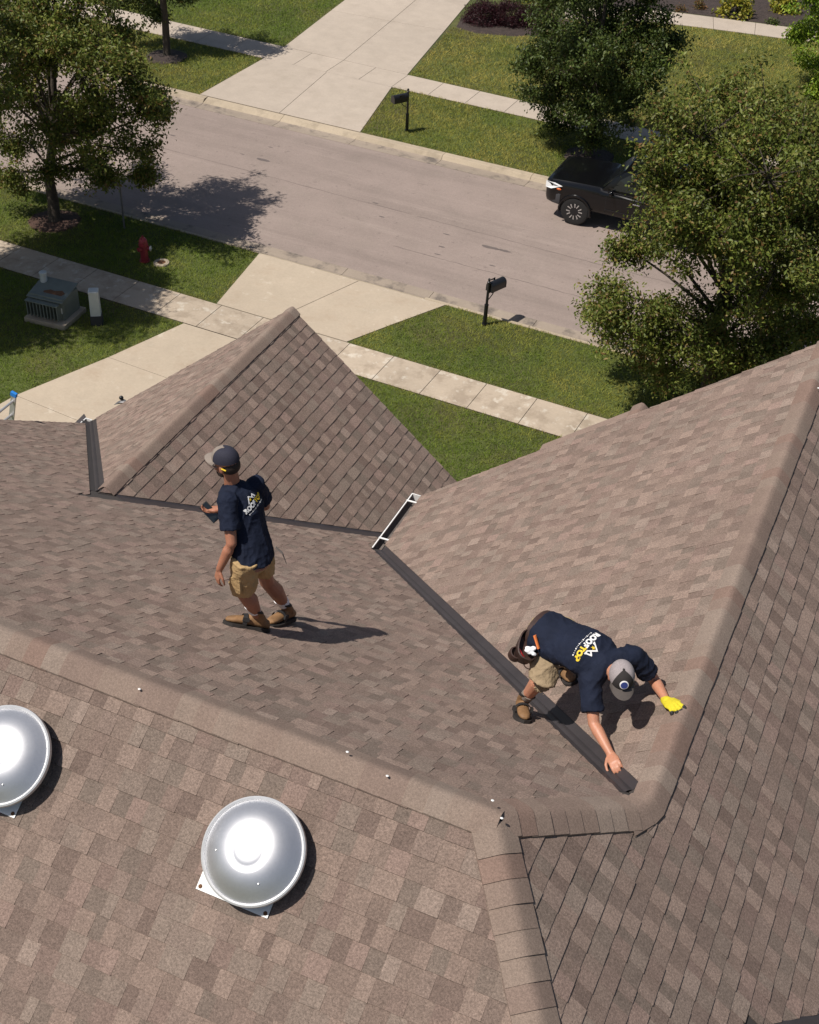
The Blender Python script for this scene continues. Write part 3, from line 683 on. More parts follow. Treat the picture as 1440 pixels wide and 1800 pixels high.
# small fixture at the gable edge
px_ = W2H(at_depth(214, 704, depth_of(H2W((-10.9, YF + 0.05, zp('P5', -10.9, 0))))))
b = MB().loft([(px_ + np.array([-0.12, 0.0, -0.09]), (0.03, 0, 0.03), (0, 0.05, 0)), (px_ + np.array([-0.03, 0, -0.03]), (0.05, 0, 0.05), (0, 0.06, 0)), (px_ + np.array([0.05, 0, -0.01]), (0.03, 0, 0.03), (0, 0.04, 0))], n=10)
fx_o = hb(b, 'roof_fixture', MT['greymetal'], smooth=True)
hb(MB().ellipsoid(px_ + np.array([0.0, 0.0, 0.05]), (0.035, 0, 0), (0, 0.035, 0), (0, 0, 0.035)), 'knob', MT['black'], fx_o, smooth=True)
# little gable peak that pokes out in front of the wing's edge
gp = W2H(at_depth(1128, 714, depth_of(H2W((-2.5, YR4 + 0.35, 8.4)))))
b = MB()
for s in (-1, 1):
    a0 = gp + np.array([0, -0.9, 0]); a1 = gp
    V = [a0, a1, a1 + np.array([s * 1.1, 0, -1.1 * m34]), a0 + np.array([s * 1.1, 0, -1.1 * m34])]
    V += [v - np.array([0, 0, 0.05]) for v in V]
    b.add(V, [(0, 1, 2, 3), (7, 6, 5, 4), (0, 4, 5, 1), (1, 5, 6, 2), (2, 6, 7, 3), (3, 7, 4, 0)])
go_ = hb(b, 'porch_gable', MT['cap']); at = go_.data.attributes.new('tone', 'FLOAT_COLOR', 'FACE'); c4 = np.ones((len(go_.data.polygons), 4), np.float32); c4[:, :3] = PAL[0] * 1.05; at.data.foreach_set('color', c4.ravel())
planes['PGa'] = (gp, m34, 0); planes['PGb'] = (gp, -m34, 0)
caps(gp + np.array([0, 0.015, 0.02]), gp + np.array([0, -0.6, 0.02]), 'PGa', 'PGb', seed=9, w=0.14)
# walls below the roofs
def wallbox(lo, hi): return hb(MB().box(lo, hi), 'wall', MT['siding'])
wallbox((-10.85, 0.0, -0.2), (-4.75, 13.3, 4.3)); wallbox((-4.7, 1.0, -0.2), (2.6, 11.9, 6.2))
b = MB().add([(-10.85, YF - 0.32, 4.25), (-4.75, YF - 0.32, 4.25), (-4.75, YF - 0.32, 5.1), (Cc[0], YF - 0.32, Cc[2] - 0.12), (-10.85, YF - 0.32, 5.0)] + [(-10.85, YF - 0.5, 4.25), (-4.75, YF - 0.5, 4.25), (-4.75, YF - 0.5, 5.1), (Cc[0], YF - 0.5, Cc[2] - 0.12), (-10.85, YF - 0.5, 5.0)],
           [(0, 1, 2, 3, 4), (9, 8, 7, 6, 5)] + [(i, (i + 1) % 5, 5 + (i + 1) % 5, 5 + i) for i in range(5)]); hb(b, 'gable_wall', MT['siding'])
wallbox((-10.85, 13.0, -0.2), (-4.75, YF - 0.3, 4.28))
b = MB().add([(x, YR4 - y, z) for y in (0.35, 0.55) for x, z in ((-4.7, 6.1), (2.6, 6.1), (2.6, 6.9), (Bp[0], Bp[2] - 0.12), (-4.7, 6.7))], [(0, 1, 2, 3, 4), (9, 8, 7, 6, 5)] + [(i, (i + 1) % 5, 5 + (i + 1) % 5, 5 + i) for i in range(5)]); hb(b, 'gable_wall', MT['siding'])
b = MB().add([(x, y, z) for x in (-10.85, -10.65) for y, z in ((0.0, 4.2), (13.2, 4.2), (13.2, 4.95), (A[1], A[2] - 0.15), (0.0, 7.2))], [(0, 1, 2, 3, 4), (9, 8, 7, 6, 5)] + [(i, (i + 1) % 5, 5 + (i + 1) % 5, 5 + i) for i in range(5)]); hb(b, 'gable_wall', MT['siding'])

# ================================================================== roof vents
def frame(k):
    q, gx, gy = planes[k]; N = H2W(nrm(k)); g = math.hypot(gx, gy); th = math.atan(g)
    V = H2W(np.array([gx / g * math.cos(th), gy / g * math.cos(th), math.sin(th)])); return np.cross(V, N), V, N
def vent(u, v, label):
    U, V, N = frame('P2'); hgt = 0.13
    c = H2W(hit('P2', u, v)); d = ray(u, v)
    base = CAM + d * (((c + N * hgt - CAM) @ N) / (d @ N)) - N * hgt      # foot of the dome whose rim shows at this pixel
    t = thing('roof_vent', base, label, 'roof vent', group='mushroom vents on the rear slope')
    Fm = lambda p: U * p[0] + V * p[1] + N * p[2]
    ax = (U, V, N); r0 = 0.318
    pr = [(r0 - 0.006, hgt - 0.035), (r0 + 0.002, hgt - 0.03), (r0, hgt - 0.004)]
    prof = [(0.302, hgt), (0.285, hgt + 0.012), (0.25, hgt + 0.04), (0.21, hgt + 0.066), (0.175, hgt + 0.083), (0.14, hgt + 0.094), (0.118, hgt + 0.0975), (0.108, hgt + 0.094), (0.098, hgt + 0.0935), (0.086, hgt + 0.098), (0.06, hgt + 0.103), (0.03, hgt + 0.1045), (0.002, hgt + 0.105)]
    b = MB().lathe(prof, 64, (0, 0, 0), ax); b.f = b.f[:-2] ; b.f.append(tuple(range(len(b.v) - 64, len(b.v))))
    dome = b.build('dome', MT['alum'], t, smooth=True)
    rp = [(0.3, hgt - 0.004), (0.302, hgt + 0.004), (0.312, hgt + 0.009), (0.322, hgt + 0.003), (0.324, hgt - 0.02), (0.318, hgt - 0.035), (0.31, hgt - 0.035), (0.306, hgt - 0.01)]
    b = MB().lathe(rp, 64, (0, 0, 0), ax); b.f = b.f[:-2]; b.build('rim', MT['galv'], t, smooth=True)
    b = MB().lathe([(0.19, 0.012), (0.19, hgt - 0.03), (0.2, hgt - 0.01)], 32, (0, 0, 0), ax); b.f = b.f[:-2]; b.build('throat', MT['pedbase'], t, smooth=True)
    for a in range(3):
        q = 2 * math.pi * a / 3 + 0.5; e = Fm((0.2 * math.cos(q), 0.2 * math.sin(q), 0.05)); e2 = Fm((0.29 * math.cos(q), 0.29 * math.sin(q), hgt))
        MB().tube([e, e2], 0.008, 6).build('bracket', MT['galv'], t)
    b = MB().box((-0.285, -0.325, 0.015), (0.2, 0.15, 0.019), Fm); fl = b.build('base_plate', MT['white'], t)
    for (x, y) in ((-0.275, -0.315), (0.19, -0.315)):
        MB().lathe([(0.014, 0.0185), (0.012, 0.023), (0.004, 0.025)], 10, Fm((x + (0.012 if x < 0 else -0.012), y + 0.012, 0)), ax).build('rusty_screw', MT['rust'], fl)
    for q in (3.5, 5.4):
        MB().lathe([(0.005, hgt + 0.07), (0.004, hgt + 0.076)], 8, Fm((0.205 * math.cos(q), 0.205 * math.sin(q), 0)), ax).build('rivet', MT['galv'], dome)
    return t
vent(445, 1496, 'round spun aluminium roof vent shown whole, below the kneeling man')
vent(4, 1328, 'round aluminium roof vent cut off by the left edge of the picture')

# ================================================================== ladder
la = H2W(hit('P1', 22, 738)); ldep = depth_of(la)
top = at_depth(25, 690, ldep); tz = top[2]
LX = H2W((1, 0, 0)); LY = H2W((0, 1, 0))
foot = np.array([top[0], top[1], 0]) - LX * 1.75
t = thing('ladder', foot - LY * 0.2, 'aluminium extension ladder with blue end caps leaning at the left roof edge', 'ladder')
dirv = top - foot; Ll = np.linalg.norm(dirv); dirv /= Ll
nv = np.cross(dirv, LY); nv /= np.linalg.norm(nv); O = foot - LY * 0.2
for s in (0.0, -0.42):
    Fm = lambda p, s=s: foot + LY * (s + p[1]) + nv * p[0] + dirv * p[2]
    MB().box((-0.04, -0.012, 0.05), (0.04, 0.012, Ll - 0.06), Fm).build('rail', MT['ladder'], t, off=O)
    MB().box((-0.048, -0.022, Ll - 0.07), (0.048, 0.022, Ll), Fm).build('end_cap', MT['bluecap'], t, off=O, bevel=0.006)
    MB().box((-0.05, -0.025, 0), (0.05, 0.025, 0.08), Fm).build('foot_pad', MT['sole'], t, off=O)
k = Ll - 0.16
while k > 0.3:
    MB().tube([foot + dirv * k - LY * 0.415, foot + dirv * k - LY * 0.005], 0.019, 8).build('rung', MT['ladder'], t, off=O)
    k -= 0.27

# ================================================================== trees and shrubs
LEAVES = {
 'pear': ([(0.12, 0.155, 0.024), (0.16, 0.18, 0.034), (0.085, 0.115, 0.019), (0.22, 0.225, 0.055), (0.2, 0.14, 0.04), (0.15, 0.085, 0.03)], (5, 5, 4, 2.2, 1.5, 0.7)),
 'dark': ([(0.06, 0.09, 0.018), (0.08, 0.11, 0.022), (0.045, 0.07, 0.014), (0.11, 0.135, 0.03), (0.12, 0.095, 0.028)], (5, 5, 4, 2, 0.6)),
 'lime': ([(0.17, 0.27, 0.02), (0.24, 0.34, 0.03), (0.11, 0.19, 0.018), (0.32, 0.37, 0.04)], (4, 4, 3, 2)),
 'gold': ([(0.3, 0.27, 0.03), (0.22, 0.24, 0.03), (0.38, 0.32, 0.05), (0.14, 0.17, 0.02)], (4, 4, 3, 2)),
 'plum': ([(0.05, 0.014, 0.018), (0.035, 0.01, 0.014), (0.075, 0.02, 0.026), (0.028, 0.012, 0.014)], (4, 4, 3, 3)),
 'rust': ([(0.2, 0.09, 0.025), (0.14, 0.09, 0.02), (0.1, 0.1, 0.02)], (3, 2, 2)),
}
def leaf_mesh(C, per, spread, ll, lw, pal, rg, droop=0.35, flat=0.75):
    """C: clump centres (n,3). Leaves: bent diamonds of two faces, scattered about each clump."""
    n = len(C) * per; P = np.repeat(C, per, 0) + rg.normal(0, 1, (n, 3)) * spread * np.array([1, 1, flat])
    d = rg.normal(0, 1, (n, 3)); d[:, 2] -= droop * 1.4; d /= np.linalg.norm(d, axis=1)[:, None]
    up = rg.normal(0, 0.75, (n, 3)) + np.array([0, 0, 1.0]); s = np.cross(d, up); s /= np.linalg.norm(s, axis=1)[:, None] + 1e-9
    nn = np.cross(s, d); L_ = ll * rg.uniform(0.6, 1.4, (n, 1)); W_ = lw * rg.uniform(0.75, 1.2, (n, 1))
    a = P; b = P + d * L_ * 0.45 + s * W_ * 0.5 + nn * L_ * 0.06; c = P + d * L_ - nn * L_ * 0.12; e = P + d * L_ * 0.45 - s * W_ * 0.5 + nn * L_ * 0.06
    V = np.stack([a, b, c, e], 1).reshape(-1, 3); i = np.arange(n)[:, None] * 4
    F = np.concatenate([i + np.array([[0, 1, 2]]), i + np.array([[0, 2, 3]])], 1).reshape(-1, 3)
    cols, w = pal; cols = np.array(cols); w = np.array(w) / sum(w)
    cl = np.repeat(rg.uniform(0.72, 1.28, (len(C), 1)), per, 0) * cols[rg.choice(len(cols), n, p=w)] * rg.uniform(0.85, 1.15, (n, 1))
    return V, F, np.repeat(cl, 2, 0)
def tree(name, base, label, lobes, pal, seed, trunk_r=0.16, trunk_h=1.4, leaf=(0.1, 0.055), dens=1.0, fork=None, bark='bark', spread=0.15, cat='tree'):
    """lobes: (centre, radius) in world space; limbs run from the fork to every lobe and twigs through it"""
    rg = np.random.default_rng(seed); rs = random.Random(seed)
    t = thing(name, base, label, cat, group=None); base = np.asarray(base, float)
    fork = base + np.array([0, 0, trunk_h]) if fork is None else np.asarray(fork, float)
    cz = max(c[2] for c, r_ in lobes); topc = np.mean([c for c, r_ in lobes], axis=0); topc[2] = cz
    b = MB(); pts = [base + np.array([0, 0, -0.1]), base + np.array([0, 0, 0.12]), base + (fork - base) * 0.5 + rg.normal(0, 0.02, 3), fork]
    b.tube(pts, [trunk_r * 1.55, trunk_r * 1.12, trunk_r, trunk_r * 0.92], 14)
    mid = fork + (topc - fork) * 0.55
    b.tube([fork, fork + (mid - fork) * 0.5 + rg.normal(0, 0.06, 3), mid, topc], [trunk_r * 0.9, trunk_r * 0.68, trunk_r * 0.42, 0.02], 10)
    b.build('trunk', MT[bark], t, smooth=True, off=base, fixn=False)
    br = MB(); C = []
    for c, r_ in lobes:
        c = np.asarray(c, float); h = min(0.8, max(0.05, (c[2] - fork[2]) / max(0.5, cz - fork[2]) * 0.7))
        st = fork + (mid - fork) * h * 1.2 if h < 0.8 else mid
        st = fork + (topc - fork) * h * 0.62
        m_ = st * 0.45 + c * 0.55 + rg.normal(0, 0.1, 3) + np.array([0, 0, 0.12 * r_])
        br.tube([st, m_, c], [trunk_r * 0.3, trunk_r * 0.16, 0.016], 7, cap=False)
        nt = max(6, int(12 * r_ ** 1.6 * dens))
        for k in range(nt):
            d = rg.normal(0, 1, 3); d /= np.linalg.norm(d); rr = r_ * rs.uniform(0.35, 1.0) ** 0.6
            e = c + d * rr * np.array([1, 1, 0.85]); s0 = c + (m_ - c) * rs.uniform(0, 0.35)
            mm = (s0 + e) / 2 + rg.normal(0, 0.05, 3); br.tube([s0, mm, e], [0.016, 0.011, 0.004], 4, cap=False)
            for q in range(3): C.append(s0 + (e - s0) * rs.uniform(0.45, 1.05) + rg.normal(0, 0.11 * r_ ** 0.5, 3))
    br.build('limbs', MT[bark], t, off=base, fixn=False)
    C = np.array(C); V, F, cl = leaf_mesh(C, int(76), spread, leaf[0], leaf[1], LEAVES[pal], rg)
    V = V - base; fast_mesh('crown', V, F, MT['leaf'], t, cl)
    return t
def lobes_px(base, L, seed, dz=1.2):
    """(u, v, radius, away) -> world lobes around the tree that stands at base"""
    rg = np.random.default_rng(seed); out = []; d0 = depth_of(np.asarray(base) + np.array([0, 0, 3.0]))
    for l in L:
        a = l[3] if len(l) > 3 else rg.uniform(-dz, dz)
        p = at_depth(l[0], l[1], 1.0) - CAM
        hv = np.array([CF[0], CF[1], 0]); hv /= np.linalg.norm(hv)
        s = ((np.asarray(base) - CAM) @ hv + a) / (p @ hv); out.append((CAM + p * s, l[2] * 1.12))
    return out
LT = [(95, 40, 1.35), (200, 60, 0.75), (25, 120, 1.3), (150, 140, 1.1), (240, 130, 0.7), (95, 205, 1.1), (205, 210, 0.8), (265, 190, 0.55), (30, 240, 0.9), (165, 285, 0.75), (240, 265, 0.6), (255, 318, 0.35), (20, 300, 0.55), (80, 300, 0.55), (-40, 160, 1.2), (-30, 40, 1.3), (130, -50, 1.5), (30, -60, 1.4), (90, -110, 1.1), (60, 90, 1.2, -1.8), (180, 90, 1.0, -1.8), (140, 235, 0.9, -1.2), (280, 195, 0.4), (275, 165, 0.45), (130, 180, 1.0, 1.9), (50, 60, 1.2, 2.2), (190, 300, 0.45, -1.0)]
tree('street_tree', T_LEFT, 'leafy street tree in a bark ring at the left edge beside the kerb', lobes_px(T_LEFT, LT, 11), 'pear', 21, 0.15, 1.25, (0.1, 0.055), 0.85)
NR = [(1240, 230, 1.25), (1340, 210, 1.35), (1420, 260, 1.3), (1180, 300, 1.0), (1290, 330, 1.35), (1390, 380, 1.4), (1160, 335, 0.55), (1215, 400, 1.1), (1130, 425, 0.5), (1310, 450, 1.25), (1420, 480, 1.3), (1060, 515, 0.55), (1110, 540, 0.7), (1075, 575, 0.5), (1180, 560, 0.8), (1260, 560, 0.95), (1350, 560, 1.05), (1240, 640, 0.7), (1300, 630, 0.8), (1180, 655, 0.5), (1130, 610, 0.55), (1215, 600, 0.7, -1.5), (1330, 620, 0.8, -1.5), (1290, 660, 0.7, -0.5), (1380, 610, 0.8, -1.2), (1050, 550, 0.42), (1150, 590, 0.6, -1.0), (1420, 590, 0.9), (1480, 330, 1.4), (1500, 480, 1.4), (1350, 300, 1.3, -2.0), (1260, 420, 1.2, -2.0), (1380, 470, 1.2, -2.2), (1330, 250, 1.2, 2.0), (1450, 350, 1.3, 2.3), (1270, 330, 1.1, 2.0), (1300, 170, 0.6), (1210, 215, 0.55), (1095, 430, 0.3)]
tree('street_tree', T_NR, 'large spreading street tree right of centre, hiding most of the black truck', lobes_px(T_NR, NR, 12), 'pear', 22, 0.17, 1.5, (0.09, 0.05), 1.0)
FR = [(1050, 50, 1.35), (965, 70, 1.0), (1005, 140, 1.15), (1100, 120, 1.2), (1060, 190, 1.0), (955, 155, 0.8), (1130, 50, 1.1), (1160, 110, 0.65), (990, 215, 0.6), (1110, 190, 0.7), (1040, 235, 0.5), (1060, -40, 1.3), (980, -30, 1.1), (1140, -40, 1.1), (1040, 100, 1.1, -1.6), (1030, 120, 1.1, 1.6), (1060, -120, 1.2), (925, 110, 0.45), (1185, 75, 0.4)]
tree('street_tree', T_FR, 'dark green street tree across the road behind the black truck', lobes_px(T_FR, FR, 13), 'dark', 23, 0.13, 1.3, (0.1, 0.06), 1.1)
FLl = [(290, -60, 1.0), (230, -70, 1.0), (330, -70, 0.7), (245, 5, 0.45), (200, -10, 0.6), (325, -10, 0.4), (290, -140, 1.2), (220, -150, 1.1), (330, -140, 0.8), (280, -60, 1.0, 1.5), (275, 28, 0.3)]
tree('street_tree', T_FL, 'slim street tree across the road whose bare trunk stands in a dark mulch ring', lobes_px(T_FL, FLl, 14), 'dark', 24, 0.12, 2.2, (0.1, 0.055), 1.0)
# tree beyond the left edge of the picture: its shade lies over the transformer and the hydrant
tb = np.array([-23.0, 20.9, 0.0]); ob = []
rg = np.random.default_rng(5)
for k in range(26):
    d = rg.normal(0, 1, 3); d /= np.linalg.norm(d); ob.append((tb + np.array([0, 0, 7.4]) + d * np.array([2.7, 2.7, 3.2]) * rg.uniform(0.4, 1), rg.uniform(0.9, 1.4)))
for k in range(14):
    ob.append((tb + np.array([rg.uniform(-3.2, 0.6), rg.uniform(-4.0, -1.2), rg.uniform(5.6, 7.6)]), rg.uniform(0.8, 1.15)))
tree('yard_tree', tb, 'yard tree just outside the left edge that shades the utility boxes', ob, 'pear', 25, 0.18, 2.6, (0.12, 0.07), 1.0, spread=0.2)
# bright tree at the right edge across the road
rb = at_z(1470, 165); rb[2] = 0
RL = [(1440, 40, 0.7), (1425, 100, 0.55), (1450, 130, 0.6), (1475, 60, 0.9), (1480, 140, 0.8), (1440, -10, 0.8), (1500, 0, 1.0), (1432, 160, 0.35), (1415, 60, 0.35)]
tree('garden_tree', rb, 'bright green garden tree at the right edge across the road', lobes_px(rb, RL, 15), 'lime', 26, 0.07, 0.8, (0.1, 0.06), 1.2)

def shrub(name, c, rx, ry, rz, label, pal, seed, leaf=(0.05, 0.03), n=160, per=34, cat='shrub', rot=0.0, stems=5):
    rg = np.random.default_rng(seed); c = np.asarray(c, float); t = thing(name, (c[0], c[1], 0), label, cat, rot)
    b = MB()
    for k in range(stems):
        q = rg.uniform(0, 6.28); e = np.array([rx * 0.5 * math.cos(q), ry * 0.5 * math.sin(q), rz * 0.9]); b.tube([(0, 0, 0), e * 0.5 + np.array([0, 0, 0.05]), e], [0.015, 0.011, 0.006], 5, cap=False)
    b.build('stems', MT['bark'], t, fixn=False)
    d = rg.normal(0, 1, (n, 3)); d /= np.linalg.norm(d, axis=1)[:, None]; d[:, 2] = np.abs(d[:, 2]) * 1.05 - 0.1
    lump = 1 + 0.12 * np.sin(d[:, :1] * 7 + seed) * np.cos(d[:, 1:2] * 6)
    C = d * np.array([rx, ry, rz]) * rg.uniform(0.72, 1.0, (n, 1)) * lump; C[:, 2] = np.maximum(C[:, 2], 0.04)
    V, F, cl = leaf_mesh(C, per, 0.06 + 0.05 * min(rx, rz), leaf[0], leaf[1], LEAVES[pal], rg, droop=-0.2)
    V[:, 2] = np.maximum(V[:, 2], 0.01); fast_mesh('foliage', V, F, MT['leaf'], t, cl); return t
hc = at_z(880, 40)
for i, (u, v, rx, ry, rz) in enumerate(((850, 40, 0.75, 0.6, 0.85), (897, 42, 0.8, 0.65, 0.9), (945, 44, 0.75, 0.6, 0.85))):
    c = at_z(u, v)
    shrub('barberry_shrub', c, rx, ry, rz, ['burgundy clipped shrub nearest the far driveway, left of its row', 'burgundy clipped shrub in the middle of its row', 'burgundy clipped shrub half hidden by the dark green tree'][i], 'plum', 40 + i, (0.045, 0.03), 260, 46)['group'] = 'burgundy shrubs by the far driveway'
c = at_z(1292, 27); shrub('golden_shrub', c, 0.72, 0.6, 0.75, 'yellow-green leafy shrub in the middle of the far mulch bed', 'gold', 50, (0.13, 0.1), 70, 14)
c = at_z(1378, 20); shrub('golden_shrub', c, 0.6, 0.55, 0.7, 'yellow-green shrub beside the bright tree at the right edge', 'gold', 51, (0.13, 0.1), 60, 14)
c = at_z(1228, 16); shrub('low_shrub', c, 0.25, 0.22, 0.38, 'small rust-orange shrub by the far garden path', 'rust', 52, (0.07, 0.04), 30, 14)
c = at_z(1196, 20); shrub('low_shrub', c, 0.18, 0.18, 0.25, 'tiny reddish shrub at the left end of the far mulch bed', 'rust', 53, (0.06, 0.04), 18, 12)
c = at_z(1358, 42); shrub('low_plant', c, 0.24, 0.22, 0.2, 'small dark green plant at the edge of the far garden path', 'dark', 54, (0.08, 0.04), 24, 12)
c = at_z(832, 14); shrub('low_shrub', at_z(920, 14), 0.3, 0.3, 0.5, 'yellow sprig of shrub rising behind the burgundy row', 'gold', 55, (0.08, 0.05), 20, 10)

# ================================================================== grass
def in_poly(P, poly):
    x, y = P[:, 0], P[:, 1]; ins = np.zeros(len(P), bool); n = len(poly)
    for i in range(n):
        x0, y0 = poly[i]; x1, y1 = poly[i - 1]
        with np.errstate(divide='ignore', invalid='ignore'):
            c = ((y0 > y) != (y1 > y)) & (x < (x1 - x0) * (y - y0) / (y1 - y0 + 1e-12) + x0)
        ins ^= c
    return ins
def edge_dist(P, poly):
    d = np.full(len(P), 9.0); n = len(poly)
    for i in range(n):
        a = np.array(poly[i]); b = np.array(poly[i - 1]); ab = b - a; t = np.clip(((P - a) @ ab) / (ab @ ab), 0, 1)
        d = np.minimum(d, np.linalg.norm(P - (a + t[:, None] * ab), axis=1))
    return d
def vnoise(P, s, seed):
    r_ = np.random.default_rng(seed); out = np.zeros(len(P))
    for k in range(5):
        a = r_.uniform(0, 6.28); f = s * (1.0 + 0.6 * k) ; ph = r_.uniform(0, 6.28, 2)
        out += np.sin((P[:, 0] * math.cos(a) + P[:, 1] * math.sin(a)) * f + ph[0]) * np.cos((P[:, 0] * -math.sin(a) + P[:, 1] * math.cos(a)) * f * 0.8 + ph[1]) / (1 + 0.4 * k)
    return out / 2.2
gV = []; gC = []
def grass(poly, dens, dry, seed, holes=(), ln=0.06, wd=0.012):
    rg = np.random.default_rng(seed); P0 = np.array(poly); lo, hi = P0.min(0), P0.max(0)
    n = int(dens * np.prod(hi - lo)); P = rg.uniform(lo, hi, (n, 2)); P = P[in_poly(P, poly)]
    for (hx, hy_, hr) in holes: P = P[np.hypot(P[:, 0] - hx, P[:, 1] - hy_) > hr * rg.uniform(0.92, 1.05, len(P))]
    n = len(P); ed = edge_dist(P, poly); nz = vnoise(P, 1.1, seed); n2 = vnoise(P, 5.0, seed + 1); n3 = vnoise(P, 17.0, seed + 2)
    g = np.array([0.175, 0.235, 0.022]); y = np.array([0.42, 0.34, 0.085]); br = np.array([0.3, 0.19, 0.08]); dk = np.array([0.09, 0.15, 0.016])
    fd = np.clip(dry + 0.35 * nz + 0.22 * n2 + rg.normal(0, 0.08, n), 0, 1)[:, None]; fk = np.clip(0.3 - 0.4 * nz + 0.35 * n3 + rg.normal(0, 0.2, n), 0, 1)[:, None]
    c = (g * (1 - fk) + dk * fk) * (1 - fd) + y * fd
    fe = np.clip(1.0 - ed / (0.07 + 0.06 * np.abs(n2)), 0, 1)[:, None] * rg.uniform(0.2, 1, (n, 1)) * 0.85; c = c * (1 - fe) + br * fe
    c *= rg.uniform(0.75, 1.25, (n, 1))
    a = rg.uniform(0, 6.28, n); L_ = ln * rg.uniform(0.6, 1.3, n); w = wd * rg.uniform(0.7, 1.3, n); lean = rg.normal(0, 0.8, (n, 2)) * L_[:, None]
    sx = np.stack([np.cos(a), np.sin(a)], 1) * w[:, None] * 0.5
    V = np.zeros((n, 3, 3)); V[:, 0, :2] = P - sx; V[:, 1, :2] = P + sx; V[:, 2, :2] = P + lean; V[:, 2, 2] = L_; gV.append(V); gC.append(c)
DN = 1250
grass([(-27.0, Y_SW1), (-16.86, Y_SW1), (-17.3, Y_CB), (-27.0, Y_CB)], DN, 0.08, 1, [(T_LEFT[0], T_LEFT[1], 0.72), (-19.19, 25.44, 0.2)])
grass([(-13.12, Y_SW1), (-4.0, Y_SW1), (-4.0, Y_CB), (-11.8, Y_CB), (-12.6, 25.6)], DN, 0.22, 2)
grass([(-12.38, 15.5), (-6.2, 15.5), (-6.2, Y_SW0), (-12.38, Y_SW0)], DN, 0.06, 3)
grass([(-24.5, 17.0), (-18.8, 17.0), (-18.52, 18.77), (-17.68, 21.06), (-17.03, 23.18), (-24.5, Y_SW0)], DN, 0.06, 4)
grass([(-34, Y_FC), (-24.63, Y_FC), (-24.55, Y_FS0), (-34, Y_FS0)], 800, 0.4, 5, [(T_FL[0], T_FL[1], 0.75)], 0.07, 0.016)
grass([(-18.7, Y_FC), (-8.5, Y_FC), (-8.5, 39.1), (-19.5, Y_FS0)], 800, 0.45, 6, [(T_FR[0], T_FR[1], 0.8)], 0.07, 0.016)
grass([(-36, 40.9), (-24.52, 40.72), (-25.0, 44.9), (-25.6, 52), (-36, 52)], 620, 0.12, 7, (), 0.07, 0.018)
grass([(-19.55, 40.62), (-5.0, 40.2), (-5.0, 52.8), (-8.8, 51.1), (-10.3, 50.9), (-11.8, 50.65), (-13.25, 50.36), (-14.9, 49.9), (-17.0, 48.75), (-16.7, 47.0), (-17.9, 45.95), (-19.3, 45.5), (-20.3, 45.7)], 620, 0.62, 8, (), 0.07, 0.018)
V = np.concatenate(gV).reshape(-1, 3); F = np.arange(len(V)).reshape(-1, 3)
gr = fast_mesh('grass', V, F, MT['grass'], None, np.concatenate(gC)); tag(gr, 'mown green lawn grass along both sides of the road', 'grass', kind='stuff')

# ================================================================== street furniture
def mailbox(base, ang, label, hpost=1.28, lean=(0, 0)):
    """ang: heading of the little door"""
    t = thing('mailbox', base, label, 'mailbox', ang, 'kerbside mailboxes')
    post = MB().tube([(0, 0, -0.05), (0, 0, 0.05)], [0.075, 0.07], 12).tube([(0, 0, 0.05), (0, 0, 0.52), (0, 0, 0.56)], [0.05, 0.05, 0.056], 12).tube([(0, 0, 0.56), (0, 0, hpost - 0.1)], 0.034, 10)
    po = post.build('post', MT['black'], t, smooth=True)
    MB().lathe([(0.045, hpost - 0.1), (0.045, hpost - 0.07), (0.02, hpost - 0.05), (0.035, hpost - 0.02), (0.03, hpost + 0.01), (0.004, hpost + 0.03)], 12).build('finial', MT['black'], po, smooth=True)
    n = 10; w = 0.105; z0 = hpost - 0.34; pr = [(-w, z0), (w, z0)] + [(w * math.cos(math.pi * k / n), z0 + 0.13 + w * math.sin(math.pi * k / n)) for k in range(n + 1)]
    k = len(pr); x0, x1 = 0.03, 0.53
    V = [(x0, y, z) for y, z in pr] + [(x1, y, z) for y, z in pr]
    bx = MB().add(V, [(i, (i + 1) % k, k + (i + 1) % k, k + i) for i in range(k)] + [tuple(range(k))[::-1], tuple(range(k, 2 * k))]).build('box', MT['black'], t, smooth=True)
    V = [(x1 + d, y * 1.04, (z - z0) * 1.03 + z0 - 0.004) for d in (0.001, 0.016) for y, z in pr]
    MB().add(V, [(i, (i + 1) % k, k + (i + 1) % k, k + i) for i in range(k)] + [tuple(range(k))[::-1], tuple(range(k, 2 * k))]).build('door', MT['black'], t)
    MB().box((0.3, 0.107, z0 + 0.1), (0.36, 0.113, z0 + 0.24)).box((0.2, 0.107, z0 + 0.2), (0.36, 0.113, z0 + 0.235)).build('flag', MT['black'], t)
    MB().box((-0.01, -0.03, z0 - 0.03), (0.42, 0.03, z0 - 0.002)).build('arm', MT['black'], t)
    pts = [(0.03 + 0.2 * math.sin(q), 0, z0 - 0.03 - 0.2 * (1 - math.cos(q)) * 0 - 0.2 + 0.2 * (q / 1.57)) for q in np.linspace(0, 1.57, 7)]
    MB().tube(pts, 0.012, 6).build('scroll_brace', MT['black'], t)
    t.rotation_euler = (lean[0], lean[1], ang); return t
mailbox((-10.6, 26.77, 0), R(72), 'black mailbox on a post at the near kerb, right of the driveway', 1.24, (0.0, 0.045))
mailbox((-17.5, 36.35, 0), R(238), 'black mailbox on a post at the far kerb by the far driveway', 1.34)

